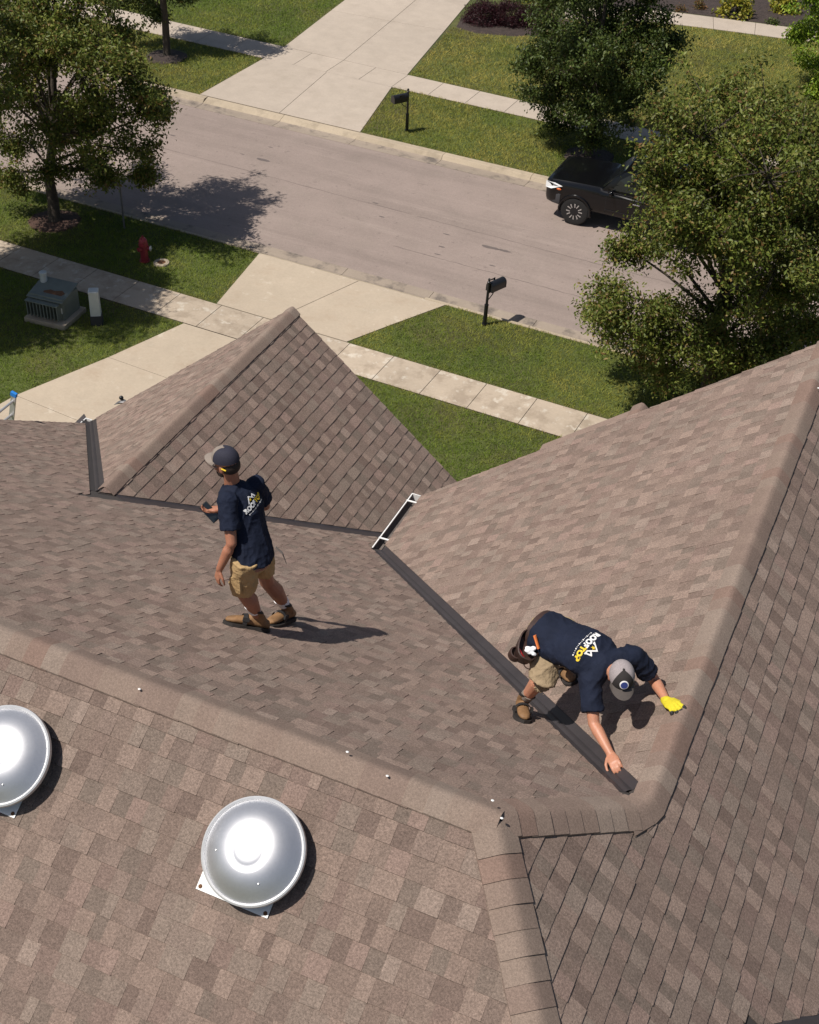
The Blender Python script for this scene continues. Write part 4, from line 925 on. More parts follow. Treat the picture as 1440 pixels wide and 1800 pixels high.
t = thing('fire_hydrant', (-19.64, 25.34, 0), 'dark red fire hydrant in the shade by the sidewalk', 'fire hydrant', R(20))
hb_ = MB().lathe([(0.14, -0.05), (0.14, 0.03), (0.105, 0.035), (0.105, 0.1), (0.1, 0.1), (0.1, 0.44), (0.125, 0.445), (0.125, 0.5), (0.11, 0.505)], 24).build('barrel', MT['hydrant'], t, smooth=True)
MB().lathe([(0.112, 0.5), (0.112, 0.55), (0.1, 0.61), (0.07, 0.655), (0.03, 0.675), (0.028, 0.72), (0.004, 0.722)], 24).build('bonnet', MT['hydrant'], t, smooth=True)
for a, r_, l in ((0, 0.06, 0.17), (2.2, 0.05, 0.15), (-2.2, 0.05, 0.15)):
    d = np.array([math.cos(a), math.sin(a), 0]); nz = MB().tube([d * 0.08 + (0, 0, 0.38), d * l + (0, 0, 0.38)], r_, 14).build('nozzle', MT['hydrant'], t, smooth=True)
    MB().tube([d * l + (0, 0, 0.38), d * (l + 0.025) + (0, 0, 0.38)], r_ * 1.15, 14).tube([d * (l + 0.025) + (0, 0, 0.38), d * (l + 0.05) + (0, 0, 0.38)], 0.018, 5).build('nozzle_cap', MT['galv' if a == 0 else 'hydrant'], nz)
t = thing('meter_pit', (-19.19, 25.44, 0), 'concrete ring with a dark round lid in the grass beside the hydrant', 'manhole')
b = MB().lathe([(0.21, -0.05), (0.21, 0.03), (0.2, 0.045), (0.115, 0.048), (0.11, 0.03)], 32); b.f = b.f[:-2]; b.build('concrete_ring', MT['curb'], t, smooth=True)
MB().lathe([(0.112, -0.02), (0.112, 0.034), (0.03, 0.036), (0.002, 0.042)], 24).build('lid', MT['rust'], t)

# thin post with a small street sign lost in the leaves
t = thing('sign_post', (-21.16, 26.56, 0), 'thin grey metal post between the left tree and the hydrant', 'sign post')
MB().box((-0.022, -0.012, -0.1), (0.022, 0.012, 1.75)).build('post', MT['greymetal'], t)

# pad transformer
tc = (np.array([-20.48, 21.51, 0]) + np.array([-19.39, 22.37, 0])) / 2
t = thing('transformer_box', (tc[0], tc[1], 0), 'grey-green utility transformer box with cooling fins and rusty lid in the shade', 'utility box', R(6))
MB().box((-0.5, -0.48, -0.1), (0.62, 0.52, 0.12)).build('concrete_pad', MT['curb'], t, bevel=0.02)
MB().box((-0.44, -0.24, 0.12), (0.5, 0.44, 0.68)).build('cabinet', MT['transside'], t, bevel=0.015)
V = [(-0.46, -0.3, 0.6), (0.52, -0.3, 0.6), (0.52, 0.46, 0.76), (-0.46, 0.46, 0.76)]; V = V + [(x, y, z + 0.03) for x, y, z in V]
lid = MB().add(V, [(0, 3, 2, 1), (4, 5, 6, 7), (0, 1, 5, 4), (1, 2, 6, 5), (2, 3, 7, 6), (3, 0, 4, 7)]).build('lid', MT['trans'], t, bevel=0.008)
rv = [(-0.1, -0.16), (0.05, -0.2), (0.2, -0.12), (0.36, -0.1), (0.42, 0.02), (0.3, 0.1), (0.12, 0.04), (0.0, 0.06), (-0.14, -0.02)]
MB().add([(x, y, 0.634 + (y + 0.3) * 0.2105 + 0.0) for x, y in rv], [tuple(range(len(rv)))]).build('rust_patch', MT['rust'], lid, fixn=False)
for k in range(10):
    x = -0.42 + k * 0.092; MB().box((x, -0.42, 0.17), (x + 0.022, -0.24, 0.56)).build('cooling_fin', MT['transside'], t)
MB().box((-0.44, -0.425, 0.55), (0.44, -0.24, 0.575)).build('fin_header', MT['transside'], t)
vp = MB().tube([(-0.33, 0.3, 0.7), (-0.33, 0.3, 0.95)], 0.085, 20).build('vent_pipe', MT['pedwhite'], t, smooth=True)
MB().lathe([(0.095, 0.95), (0.095, 0.985), (0.08, 0.995), (0.002, 1.0)], 20, (-0.33, 0.3, 0)).build('pipe_cap', MT['pedwhite'], vp, smooth=True)
MB().box((0.4, -0.247, 0.3), (0.46, -0.241, 0.45)).build('warning_label', MT['pwhite'], t)
t = thing('utility_pedestal', (-18.82, 22.2, 0), 'pale square utility pedestal on a dark base beside the transformer', 'utility box', R(33))
b = MB().loft([((0, 0, 0.26), (0.125, 0, 0), (0, 0.125, 0)), ((0, 0, 0.86), (0.115, 0, 0), (0, 0.115, 0))], n=32, ex=12); b.build('cover', MT['pedwhite'], t)
MB().loft([((0, 0, 0.86), (0.122, 0, 0), (0, 0.122, 0)), ((0, 0, 0.9), (0.12, 0, 0), (0, 0.12, 0)), ((0, 0, 0.915), (0.1, 0, 0), (0, 0.1, 0))], n=32, ex=12).build('cap', MT['pedwhite'], t)
MB().loft([((0, 0, -0.05), (0.15, 0, 0), (0, 0.15, 0)), ((0, 0, 0.26), (0.135, 0, 0), (0, 0.135, 0))], n=32, ex=12).build('base', MT['pedbase'], t)

# ================================================================== pickup truck (front towards -x)
wc = np.array([-10.72, 33.2, -0.095])
trk = thing('pickup_truck', (wc[0] + 1.6, wc[1] + 0.9, -0.095), 'black crew cab pickup truck parked at the far kerb behind the leaves', 'pickup truck', R(1.0))
# local: x from front wheel centre -1.6 .. ; y from the near side -0.95 (towards camera) to +0.95
def tx(x): return x - 1.6                             # x measured from the front wheel centre
def sect(x, wb, wt, zb, zs, zt, n=1):
    """cross-section of the body: bottom, sill, shoulder, top"""
    return [(tx(x), s * w, z) for s, L_ in ((-1, ((wb * 0.93, zb), (wb, zb + 0.12), (wb, zs - 0.16), (wb * 0.985, zs - 0.03), (wt, zt - 0.02), (wt * 0.6, zt))), (1, ((wt * 0.6, zt), (wt, zt - 0.02), (wb * 0.985, zs - 0.03), (wb, zs - 0.16), (wb, zb + 0.12), (wb * 0.93, zb)))) for w, z in L_]
S = [sect(-0.93, 0.8, 0.74, 0.55, 1.09, 1.12), sect(-0.88, 0.87, 0.82, 0.52, 1.13, 1.17), sect(-0.72, 0.93, 0.86, 0.5, 1.15, 1.2), sect(-0.3, 0.945, 0.87, 0.5, 1.16, 1.23), sect(0.2, 0.945, 0.87, 0.5, 1.17, 1.25), sect(0.62, 0.945, 0.87, 0.5, 1.17, 1.26),
     sect(0.75, 0.945, 0.87, 0.5, 1.15, 1.2), sect(1.8, 0.945, 0.86, 0.5, 1.12, 1.16), sect(2.75, 0.945, 0.86, 0.5, 1.13, 1.16), sect(2.9, 0.945, 0.9, 0.42, 1.13, 1.15), sect(3.7, 0.94, 0.9, 0.45, 1.13, 1.15), sect(4.42, 0.93, 0.88, 0.5, 1.12, 1.14)]
n = 12; b = MB(); V = [p for s in S for p in s]
F = [(i * n + k, i * n + (k + 1) % n, (i + 1) * n + (k + 1) % n, (i + 1) * n + k) for i in range(len(S) - 1) for k in range(n)] + [tuple(range(n)), tuple((len(S) - 1) * n + k for k in range(n))[::-1]]
body = b.add(V, F).build('body', MT['carblack'], trk, smooth=True)
# cab
cabS = [(0.68, 0.87, 1.13, 0.86, 1.2), (1.0, 0.88, 1.12, 0.79, 1.58), (1.25, 0.88, 1.12, 0.73, 1.79), (1.9, 0.88, 1.12, 0.73, 1.83), (2.5, 0.88, 1.12, 0.73, 1.81), (2.75, 0.87, 1.12, 0.74, 1.74), (2.84, 0.86, 1.12, 0.82, 1.24)]
V = []; 
for x, wb, zb, wt, zt in cabS: V += [(tx(x), -wb, zb), (tx(x), -(wb + wt) / 2 - 0.02, (zb + zt) / 2), (tx(x), -wt, zt - 0.03), (tx(x), -wt * 0.8, zt), (tx(x), wt * 0.8, zt), (tx(x), wt, zt - 0.03), (tx(x), (wb + wt) / 2 + 0.02, (zb + zt) / 2), (tx(x), wb, zb)]
n = 8; F = [(i * n + k, i * n + (k + 1) % n, (i + 1) * n + (k + 1) % n, (i + 1) * n + k) for i in range(len(cabS) - 1) for k in range(n)] + [tuple(range(n)), tuple((len(cabS) - 1) * n + k for k in range(n))[::-1]]
MB().add(V, F).build('cab', MT['carblack'], trk, smooth=True)
def cabside(x, z):
    """outer half-width of the cab at station x, height z"""
    for i in range(len(cabS) - 1):
        if cabS[i][0] <= x <= cabS[i + 1][0]:
            t = (x - cabS[i][0]) / (cabS[i + 1][0] - cabS[i][0]); a = np.array(cabS[i]) * (1 - t) + np.array(cabS[i + 1]) * t
            h = (z - a[2]) / (a[4] - 0.03 - a[2]); mid = (a[1] + a[3]) / 2 + 0.02
            return a[1] + (mid - a[1]) * h * 2 if h < 0.5 else mid + (a[3] - mid) * (h - 0.5) * 2
    return 0.8
for s in (-1, 1):
    for nm, poly in (('front_window', [(0.98, 1.24), (1.72, 1.25), (1.72, 1.7), (1.36, 1.69), (1.14, 1.53)]), ('rear_window', [(1.8, 1.25), (2.58, 1.26), (2.62, 1.55), (2.48, 1.7), (1.8, 1.71)])):
        V = [(tx(x), s * (cabside(x, z) + 0.012), z) for x, z in poly] + [(tx(x), s * (cabside(x, z) - 0.01), z) for x, z in poly]
        k = len(poly); MB().add(V, [tuple(range(k)), tuple(range(k, 2 * k))[::-1]] + [(i, (i + 1) % k, k + (i + 1) % k, k + i) for i in range(k)]).build('side_window', MT['glass'], trk)
    MB().box((tx(0.86), s * 0.9 - 0.012, 1.165), (tx(2.6), s * 0.9 + 0.012, 1.185)).build('window_trim', MT['black'], trk)
    for x0 in (1.62, 2.38):
        MB().box((tx(x0), s * 0.955 - 0.02, 0.99), (tx(x0 + 0.2), s * 0.955 + 0.012, 1.015)).build('door_handle', MT['chrome'], trk, bevel=0.006)
    for x0 in (0.85, 1.76, 2.62):
        MB().box((tx(x0), s * 0.943 - 0.004, 0.56), (tx(x0) + 0.008, s * 0.943 + 0.004, 1.06)).build('door_gap', MT['tyre'], trk)
    MB().box((tx(0.86), s * 0.948 - 0.006, 0.66), (tx(2.7), s * 0.948 + 0.006, 0.68)).build('side_moulding', MT['black'], trk)
    m_ = MB().ellipsoid((tx(1.0), s * 1.03, 1.2), (0.055, 0, 0), (0, 0.1, 0), (0, 0, 0.085)).build('mirror', MT['carblack'], trk, smooth=True)
    # head lamp wraps round the corner
    hl = [(-0.94, 0.62, 0.92), (-0.89, 0.86, 0.92), (-0.7, 0.95, 0.94), (-0.44, 0.965, 1.05), (-0.68, 0.95, 1.11), (-0.9, 0.82, 1.08)]
    c = np.mean(hl, axis=0); V = [(tx(x) - 0.035, s * (y + 0.025), z) for x, y, z in hl] + [(tx(x) + 0.05, s * (y - 0.06), z) for x, y, z in hl]
    k = 6; lp = MB().add(V, [tuple(range(k)), tuple(range(k, 2 * k))[::-1]] + [(i, (i + 1) % k, k + (i + 1) % k, k + i) for i in range(k)]).build('headlight', MT['lamp'], trk)
    MB().ellipsoid((tx(-0.5), s * 0.985, 0.97), (0.07, 0, 0), (0, 0.02, 0), (0, 0, 0.03)).build('indicator', MT['amber'], lp, smooth=True)
    for x0 in (0.0, 3.24):
        w = thing  # wheel built as meshes below
        wy = s * 0.835; tyre = MB().lathe([(0.24, -0.12), (0.34, -0.135), (0.39, -0.12), (0.402, -0.08), (0.402, 0.08), (0.39, 0.12), (0.34, 0.135), (0.24, 0.12)], 36, (tx(x0), wy, 0.402), (np.array((1., 0, 0)), np.array((0, 0, 1.)), np.array((0, float(s), 0))))
        wh = tyre.build('wheel', MT['tyre'], trk, smooth=True)
        ax = (np.array((1., 0, 0)), np.array((0, 0, 1.)), np.array((0, float(s), 0)))
        MB().lathe([(0.245, 0.115), (0.2, 0.12), (0.12, 0.124), (0.02, 0.126)], 30, (tx(x0), wy, 0.402), ax).build('hub_disc', MT['black'], wh, smooth=True)
        for k in range(6):
            q = 2 * math.pi * k / 6 + 0.26; e = np.array([math.cos(q), 0, math.sin(q)]); p = np.array([-math.sin(q), 0, math.cos(q)]); c0 = np.array([tx(x0), wy + s * 0.13, 0.402])
            for sg in (-1, 1):
                MB().add([c0 + e * 0.12 + p * sg * 0.012, c0 + e * 0.12 + p * sg * 0.035, c0 + e * 0.225 + p * sg * 0.075, c0 + e * 0.225 + p * sg * 0.04] + [c0 - np.array([0, s * 0.02, 0]) + e * 0.12 + p * sg * 0.012, c0 - np.array([0, s * 0.02, 0]) + e * 0.12 + p * sg * 0.035, c0 - np.array([0, s * 0.02, 0]) + e * 0.225 + p * sg * 0.075, c0 - np.array([0, s * 0.02, 0]) + e * 0.225 + p * sg * 0.04],
                         [(0, 1, 2, 3), (7, 6, 5, 4), (0, 4, 5, 1), (1, 5, 6, 2), (2, 6, 7, 3), (3, 7, 4, 0)]).build('spoke', MT['rim'], wh)
        # arch: dark liner and flared lip
        qa = np.linspace(-0.15, math.pi + 0.15, 15); ri, ro = 0.43, 0.5
        V = [(tx(x0) + r_ * math.cos(q), s * yy, 0.4 + r_ * math.sin(q)) for yy, r_ in ((0.925, ri), (0.985, ri + 0.01), (0.98, ro - 0.02), (0.94, ro)) for q in qa]
        k = len(qa); MB().add(V, [(j * k + i, j * k + i + 1, (j + 1) * k + i + 1, (j + 1) * k + i) for j in range(3) for i in range(k - 1)]).build('fender_flare', MT['carblack'], trk, smooth=True)
        V = [(tx(x0) + ri * math.cos(q), s * 0.9435, 0.4 + ri * math.sin(q)) for q in np.linspace(-0.2, math.pi + 0.2, 17)]; V.append((tx(x0), s * 0.9435, 0.36))
        MB().add(V, [(i, i + 1, 17) for i in range(16)]).build('arch_liner', MT['tyre'], trk, fixn=False)
# windscreen follows the raked front of the cab
V = [(tx(0.72), -0.8, 1.25), (tx(0.72), 0.8, 1.25), (tx(1.2), 0.66, 1.75), (tx(1.2), -0.66, 1.75)]
V = [(x - 0.035, y, z + 0.02) for x, y, z in V] + [(x, y, z) for x, y, z in V]
MB().add(V, [(0, 1, 2, 3), (7, 6, 5, 4), (0, 4, 5, 1), (1, 5, 6, 2), (2, 6, 7, 3), (3, 7, 4, 0)]).build('windscreen', MT['glass'], trk)
bs = [(-0.93, 0.5), (-0.9, 0.72), (-0.74, 0.9), (-0.52, 0.95), (-0.46, 0.95)]
V = []
for z0_, ins in ((0.5, 0.04), (0.58, 0.0), (0.78, 0.0), (0.84, 0.03)):
    V += [(tx(x) + ins, -y + ins * 0.5, z0_) for x, y in bs[::-1]] + [(tx(x) + ins, y - ins * 0.5, z0_) for x, y in bs]
k = 10; MB().add(V, [(j * k + i, j * k + i + 1, (j + 1) * k + i + 1, (j + 1) * k + i) for j in range(3) for i in range(k - 1)] + [tuple(3 * k + i for i in range(k)), tuple(range(k))[::-1]]).build('front_bumper', MT['plasticgrey'], trk, smooth=True)
MB().box((tx(-0.9), -0.5, 0.84), (tx(-0.82), 0.5, 1.0)).build('grille', MT['plasticgrey'], trk, bevel=0.02)
MB().box((tx(4.38), -0.86, 0.5), (tx(4.52), 0.86, 0.7)).build('rear_bumper', MT['chrome'], trk, bevel=0.03)
MB().box((tx(2.98), -0.78, 1.1), (tx(4.3), 0.78, 1.156)).build('bed_cover', MT['tyre'], trk)

# ================================================================== people
def unit(v): v = np.asarray(v, float); return v / (np.linalg.norm(v) + 1e-12)
def limb(b, pts, rad, n=12): b.tube(pts, rad, n); [b.ellipsoid(p, (r_, 0, 0), (0, r_, 0), (0, 0, r_), 10, 7) for p, r_ in zip(pts, rad)]
def hand(b, w, d, pn, side, curl=0.35, s=1.0, fat=1.0, spread=0.05, tips=None, thumb_in=0.3):
    """w wrist, d towards the knuckles, pn out of the palm, side = +1 when the thumb lies on d x pn"""
    d = unit(d); pn = unit(np.asarray(pn) - d * (np.asarray(pn) @ d)); l = np.cross(d, pn) * side
    b.loft([(w - d * 0.02 * s, l * 0.026 * s * fat, pn * 0.019 * s * fat), (w + d * 0.025 * s, l * 0.034 * s * fat, pn * 0.017 * s * fat), (w + d * 0.06 * s, l * 0.041 * s * fat, pn * 0.0155 * s * fat), (w + d * 0.092 * s, l * 0.04 * s * fat, pn * 0.013 * s * fat)], 12)
    for i, (o, L_, c) in enumerate(((0.03, 0.072, 0.9), (0.011, 0.082, 1.0), (-0.009, 0.077, 1.05), (-0.029, 0.06, 1.15))):
        p = w + d * (0.086 + (0.006 if 0 < i < 3 else 0)) * s + l * o * s; dd = unit(d + l * (o * spread / 0.03)); pts = [p]; a = 0
        for k, f in enumerate((0.45, 0.31, 0.24)):
            a += curl * c * (0.8, 1.1, 0.8)[k]; q = dd * math.cos(a) + pn * math.sin(a); pts.append(pts[-1] + q * L_ * f * s)
        r_ = [0.0092 * fat * s, 0.0088 * fat * s, 0.008 * fat * s, 0.0068 * fat * s]; limb(b, pts, r_, 8)
        if tips is not None: limb(tips, [pts[1] * 0.4 + pts[2] * 0.6, pts[2], pts[3]], [0.0112 * fat * s, 0.0108 * fat * s, 0.0092 * fat * s], 8)
    t0 = w + d * 0.028 * s + l * 0.03 * s; t1 = t0 + unit(d * 0.75 + l * 0.7 + pn * thumb_in) * 0.042 * s; t2 = t1 + unit(d * 0.95 + l * 0.25 + pn * thumb_in * 1.4) * 0.032 * s; t3 = t2 + unit(d + pn * thumb_in * 1.6) * 0.024 * s
    limb(b, [t0, t1, t2, t3], [0.014 * fat * s, 0.0115 * fat * s, 0.0098 * fat * s, 0.0078 * fat * s], 8)
    if tips is not None: limb(tips, [t2 * 0.7 + t1 * 0.3, t2, t3], [0.0122 * fat * s, 0.0115 * fat * s, 0.0095 * fat * s], 8)
def head(b, c, f, u):
    f = unit(f); u = unit(np.asarray(u) - f * (np.asarray(u) @ f)); r_ = np.cross(f, u)
    b.ellipsoid(c + u * 0.022 - f * 0.012, r_ * 0.076, f * 0.096, u * 0.1, 18, 12)
    b.ellipsoid(c + f * 0.03 - u * 0.052, r_ * 0.058, f * 0.058, u * 0.07, 16, 10); b.ellipsoid(c + f * 0.055 - u * 0.098, r_ * 0.03, f * 0.027, u * 0.02, 10, 7)
    b.ellipsoid(c + f * 0.07 + u * 0.022, r_ * 0.052, f * 0.02, u * 0.014, 10, 7)
    limb(b, [c + f * 0.084 + u * 0.012, c + f * 0.102 - u * 0.022, c + f * 0.098 - u * 0.03], [0.009, 0.0125, 0.012], 8)
    for s in (-1, 1):
        b.ellipsoid(c + r_ * s * 0.079 - f * 0.012 - u * 0.012, r_ * 0.011 + f * -0.004, f * 0.02, u * 0.033, 10, 8); b.ellipsoid(c + r_ * s * 0.042 + f * 0.058 - u * 0.025, r_ * 0.024, f * 0.024, u * 0.022, 10, 7)
    return f, u, r_
def face_bits(c, f, u, r_, par, off):
    for s in (-1, 1):
        e = MB().ellipsoid(c + f * 0.078 + r_ * s * 0.032 + u * 0.002, r_ * 0.014, f * 0.011, u * 0.009, 10, 7).build('eye', MT['sock'], par, off=off, smooth=True)
        MB().ellipsoid(c + f * 0.0865 + r_ * s * 0.032 + u * 0.002, r_ * 0.0055, f * 0.004, u * 0.0055, 8, 6).build('iris', MT['hair'], e, off=off, smooth=True)
    MB().ellipsoid(c + f * 0.084 - u * 0.06, r_ * 0.025, f * 0.008, u * 0.008, 10, 7).build('mouth', MT['skin_tan'], par, off=off, smooth=True)
def cap_hat(c, f, u, r_, par, off, m_crown, m_front, m_brim, patch=False):
    o = c + u * 0.042 - f * 0.008; n = 36; lv = np.linspace(0, math.pi / 2, 9)
    def dome(a, e, k=1.0): return o + (r_ * 0.09 * math.sin(a) + f * 0.112 * math.cos(a)) * math.cos(e) ** 0.75 * k + u * 0.1 * math.sin(e) * k
    def patchm(a0, a1, m, nm, k=1.0):
        na = max(6, int(n * (a1 - a0) / 6.283)); V = [dome(a0 + (a1 - a0) * i / na, e, k) for e in lv for i in range(na + 1)]
        F = [(j * (na + 1) + i, j * (na + 1) + i + 1, (j + 1) * (na + 1) + i + 1, (j + 1) * (na + 1) + i) for j in range(len(lv) - 1) for i in range(na)]
        return MB().add(V, F).build(nm, m, par, off=off, smooth=True)
    cr = patchm(0.95, 6.283 - 0.95, m_crown, 'cap_crown')
    fr = patchm(-0.97, 0.97, m_front, 'cap_front_panel', 1.012)
    MB().ellipsoid(o + u * 0.101, r_ * 0.009, f * 0.009, u * 0.005, 8, 6).build('cap_button', m_front, cr, off=off, smooth=True)
    A_ = np.linspace(-1.15, 1.15, 15); V = []
    for top_ in (0.004, 0.0):
        for a in A_:
            i_ = o + (r_ * 0.09 * math.sin(a) + f * 0.112 * math.cos(a)) * 0.99; V.append(i_ + u * top_)
        for a in A_:
            ext = 0.075 * math.cos(a / 1.15 * 1.45) ** 0.55; p = o + (r_ * 0.092 * math.sin(a) + f * 0.112 * math.cos(a)) + f * ext + r_ * 0.004 * math.sin(a) - u * (0.008 + 0.02 * math.sin(a) ** 2); V.append(p + u * top_)
    k = len(A_); F = [(i, i + 1, k + i + 1, k + i) for i in range(k - 1)] + [(2 * k + i, 3 * k + i, 3 * k + i + 1, 2 * k + i + 1) for i in range(k - 1)] + [(k + i, k + i + 1, 3 * k + i + 1, 3 * k + i) for i in range(k - 1)]
    MB().add(V, F).build('cap_brim', m_brim, par, off=off, smooth=True)
    if patch:
        e = 0.62; p = dome(0, e, 1.03); nn = unit(f * math.cos(e) + u * math.sin(e) * 1.1); ax = (r_, np.cross(nn, r_), nn)
        pb = MB().lathe([(0.031, -0.008), (0.031, 0.002), (0.025, 0.004)], 24, p, ax).build('cap_patch', MT['pwhite'], fr, off=off)
        MB().lathe([(0.025, 0.0), (0.025, 0.0045), (0.002, 0.005)], 24, p, ax).build('patch_centre', MT['blue'], fr, off=off)
def boot(par, off, an, fw, up, sockup, strap=True, m=None):
    """an: ankle joint; fw: toe direction; up: away from the ground"""
    up = unit(up); fw = unit(np.asarray(fw) - up * (np.asarray(fw) @ up)); l = np.cross(up, fw); g = an - up * 0.108; m = m or MT['tan']
    Fm = lambda x, y, z: g + (fw * x * 1.18 + l * y * 1.22 + up * z * 1.08)
    b = MB(); b.loft([(Fm(-0.085, 0, 0.045), l * 0.02, up * 0.02), (Fm(-0.075, 0, 0.055), l * 0.036, up * 0.035), (Fm(-0.03, 0, 0.065), l * 0.042, up * 0.045), (Fm(0.05, 0, 0.068), l * 0.045, up * 0.048), (Fm(0.11, 0, 0.055), l * 0.05, up * 0.036), (Fm(0.165, 0, 0.048), l * 0.05, up * 0.03), (Fm(0.2, 0, 0.043), l * 0.04, up * 0.023), (Fm(0.218, 0, 0.038), l * 0.02, up * 0.012)], 14)
    sd = unit(sockup); b.loft([(Fm(-0.025, 0, 0.06), l * 0.042, fw * 0.055), (an + sd * 0.02, l * 0.055, fw * 0.062), (an + sd * 0.06, l * 0.058, fw * 0.063), (an + sd * 0.105, l * 0.06, fw * 0.065)], 14)
    bo = b.remesh('boot', m, par, 0.007, 2, off)
    ol = [(-0.095, 0.0), (-0.085, 0.03), (-0.05, 0.042), (0.0, 0.04), (0.06, 0.044), (0.12, 0.056), (0.17, 0.054), (0.21, 0.036), (0.228, 0.0)]
    ol = ol + [(x, -y) for x, y in ol[-2:0:-1]]; k = len(ol)
    V = [Fm(x * 1.02, y * 1.06, 0.0) for x, y in ol] + [Fm(x * 1.02, y * 1.06, 0.026) for x, y in ol]
    MB().add(V, [tuple(range(k))[::-1], tuple(range(k, 2 * k))] + [(i, (i + 1) % k, k + (i + 1) % k, k + i) for i in range(k)]).build('sole', MT['sole'], bo, off=off)
    b = MB().loft([(an + sd * 0.085, l * 0.063, fw * 0.067), (an + sd * 0.112, l * 0.062, fw * 0.066)], 18); b.build('collar', MT['webbing'], bo, off=off, smooth=True)
    for q in range(4):
        x = 0.03 + 0.022 * q; z = 0.128 - 0.014 * q
        MB().tube([Fm(x, -0.02, z - 0.004), Fm(x + 0.006, 0, z + 0.002), Fm(x, 0.02, z - 0.004)], 0.0045, 6).build('lace', MT['hair'], bo, off=off)
    if strap:
        V = []
        for x in (0.075, 0.105):
            for q in np.linspace(-0.35, math.pi + 0.35, 15): V.append(Fm(x + 0.004, 0.0545 * math.cos(q), 0.052 + 0.057 * math.sin(q) * (1.0 if x < 0.09 else 0.86)))
        MB().add(V, [(i, i + 1, 16 + i, 15 + i) for i in range(14)]).build('strap', MT['webbing'], bo, off=off, smooth=True)
        MB().box((0, 0, 0), (1, 1, 1), lambda p: Fm(0.068 + 0.045 * p[0], 0.045 + 0.014 * p[1], 0.06 + 0.028 * p[2])).build('buckle', MT['webbing'], bo, off=off)
    return bo
def flat_print(shapes, ctr, xd, yd, nn, bvh, mat, par, off, name='print'):
    """shapes: list of (verts2d, faces) laid on the shirt along -nn"""
    xd, yd, nn = unit(xd), unit(yd), unit(nn); V = []; F = []
    for vs_, fs in shapes:
        b = len(V)
        for x, y in vs_:
            o = ctr + xd * x + yd * y + nn * 0.5; h = bvh.ray_cast(Vector(o - off), Vector(-nn))
            p = np.array(h[0]) if h[0] is not None else ctr + xd * x + yd * y - off; V.append(p + nn * 0.0045)
        F += [tuple(i + b for i in f) for f in fs]
    return mesh(name, V, F, mat, par)
def text_shape(body, size, x, y, sx=1.0, bold=0.012):
    cu = bpy.data.curves.new('t', 'FONT'); cu.body = body; cu.size = size; cu.align_x = 'LEFT'; cu.offset = bold; cu.resolution_u = 3
    o = bpy.data.objects.new('t', cu); COL.objects.link(o); dg = bpy.context.evaluated_depsgraph_get(); dg.update()
    me = bpy.data.meshes.new_from_object(o.evaluated_get(dg)); vs_ = [(v.co.x * sx + x, v.co.y + y) for v in me.vertices]; fs = [tuple(p.vertices) for p in me.polygons]
    bpy.data.objects.remove(o); bpy.data.meshes.remove(me); bpy.data.curves.remove(cu)
    w = max([v[0] for v in vs_]) if vs_ else x
    return (vs_, fs), w
def quadpath(pts, w):
    """thick polyline as separate quads"""
    V = []; F = []
    for a, b in zip(pts[:-1], pts[1:]):
        a = np.array(a, float); b = np.array(b, float); d = unit(b - a); n_ = np.array([-d[1], d[0]]) * w / 2; a = a - d * w * 0.3; b = b + d * w * 0.3; k = len(V)
        V += [tuple(a - n_), tuple(b - n_), tuple(b + n_), tuple(a + n_)]; F.append((k, k + 1, k + 2, k + 3))
    return V, F
def shirt_print(par, off, ctr, xd, yd, nn, bvh, s=1.0):
    (t1, w1) = text_shape('ROOF', 0.062 * s, 0, 0, 1.0, 0.004 * s); (t2, w2) = text_shape('TOP', 0.062 * s, w1 + 0.004 * s, 0, 1.0, 0.004 * s)
    sh = -w2 / 2; mv = lambda q, dy=0: ([(x + sh, y + dy) for x, y in q[0]], q[1])
    flat_print([mv(t1)], ctr, xd, yd, nn, bvh, MT['pwhite'], par, off); flat_print([mv(t2)], ctr, xd, yd, nn, bvh, MT['pyellow'], par, off)
    h = 0.056 * s; y0 = 0.052 * s
    flat_print([quadpath([(-0.06 * s, y0), (-0.015 * s, y0 + h), (0.03 * s, y0 + 0.012 * s)], 0.011 * s), quadpath([(-0.048 * s, y0 + 0.002), (-0.048 * s, y0 + 0.014 * s)], 0.012 * s), quadpath([(0.02 * s, y0 + 0.024 * s), (0.045 * s, y0 + 0.045 * s), (0.06 * s, y0 + 0.012 * s)], 0.012 * s), quadpath([(0.034 * s, y0 + 0.005 * s), (0.07 * s, y0 + 0.005 * s)], 0.01 * s)], ctr, xd, yd, nn, bvh, MT['pwhite'], par, off, 'logo')
    st = []
    for k in range(10):
        a = math.pi / 2 + k * math.pi / 5; r_ = (0.019 if k % 2 == 0 else 0.008) * s; st.append((-0.016 * s + r_ * math.cos(a), y0 + 0.022 * s + r_ * math.sin(a)))
    flat_print([(st, [tuple(range(10))])], ctr, xd, yd, nn, bvh, MT['pyellow'], par, off, 'star')
    dots = []
    for k in range(16):
        x = (-0.12 + 0.016 * k) * s; q = 0.0035 * s if k % 3 else 0.006 * s; dots.append(([(x - q, -0.028 * s - q), (x + q * 0.7, -0.028 * s - q), (x + q * 0.7, -0.028 * s + q), (x - q, -0.028 * s + q)], [(0, 1, 2, 3)]))
    flat_print(dots, ctr, xd, yd, nn, bvh, MT['pwhite'], par, off, 'small_lettering')
def bvh_of(o): return BVHTree.FromPolygons([v.co for v in o.data.vertices], [tuple(p.vertices) for p in o.data.polygons])
G3 = lambda *a: np.array(a, float)

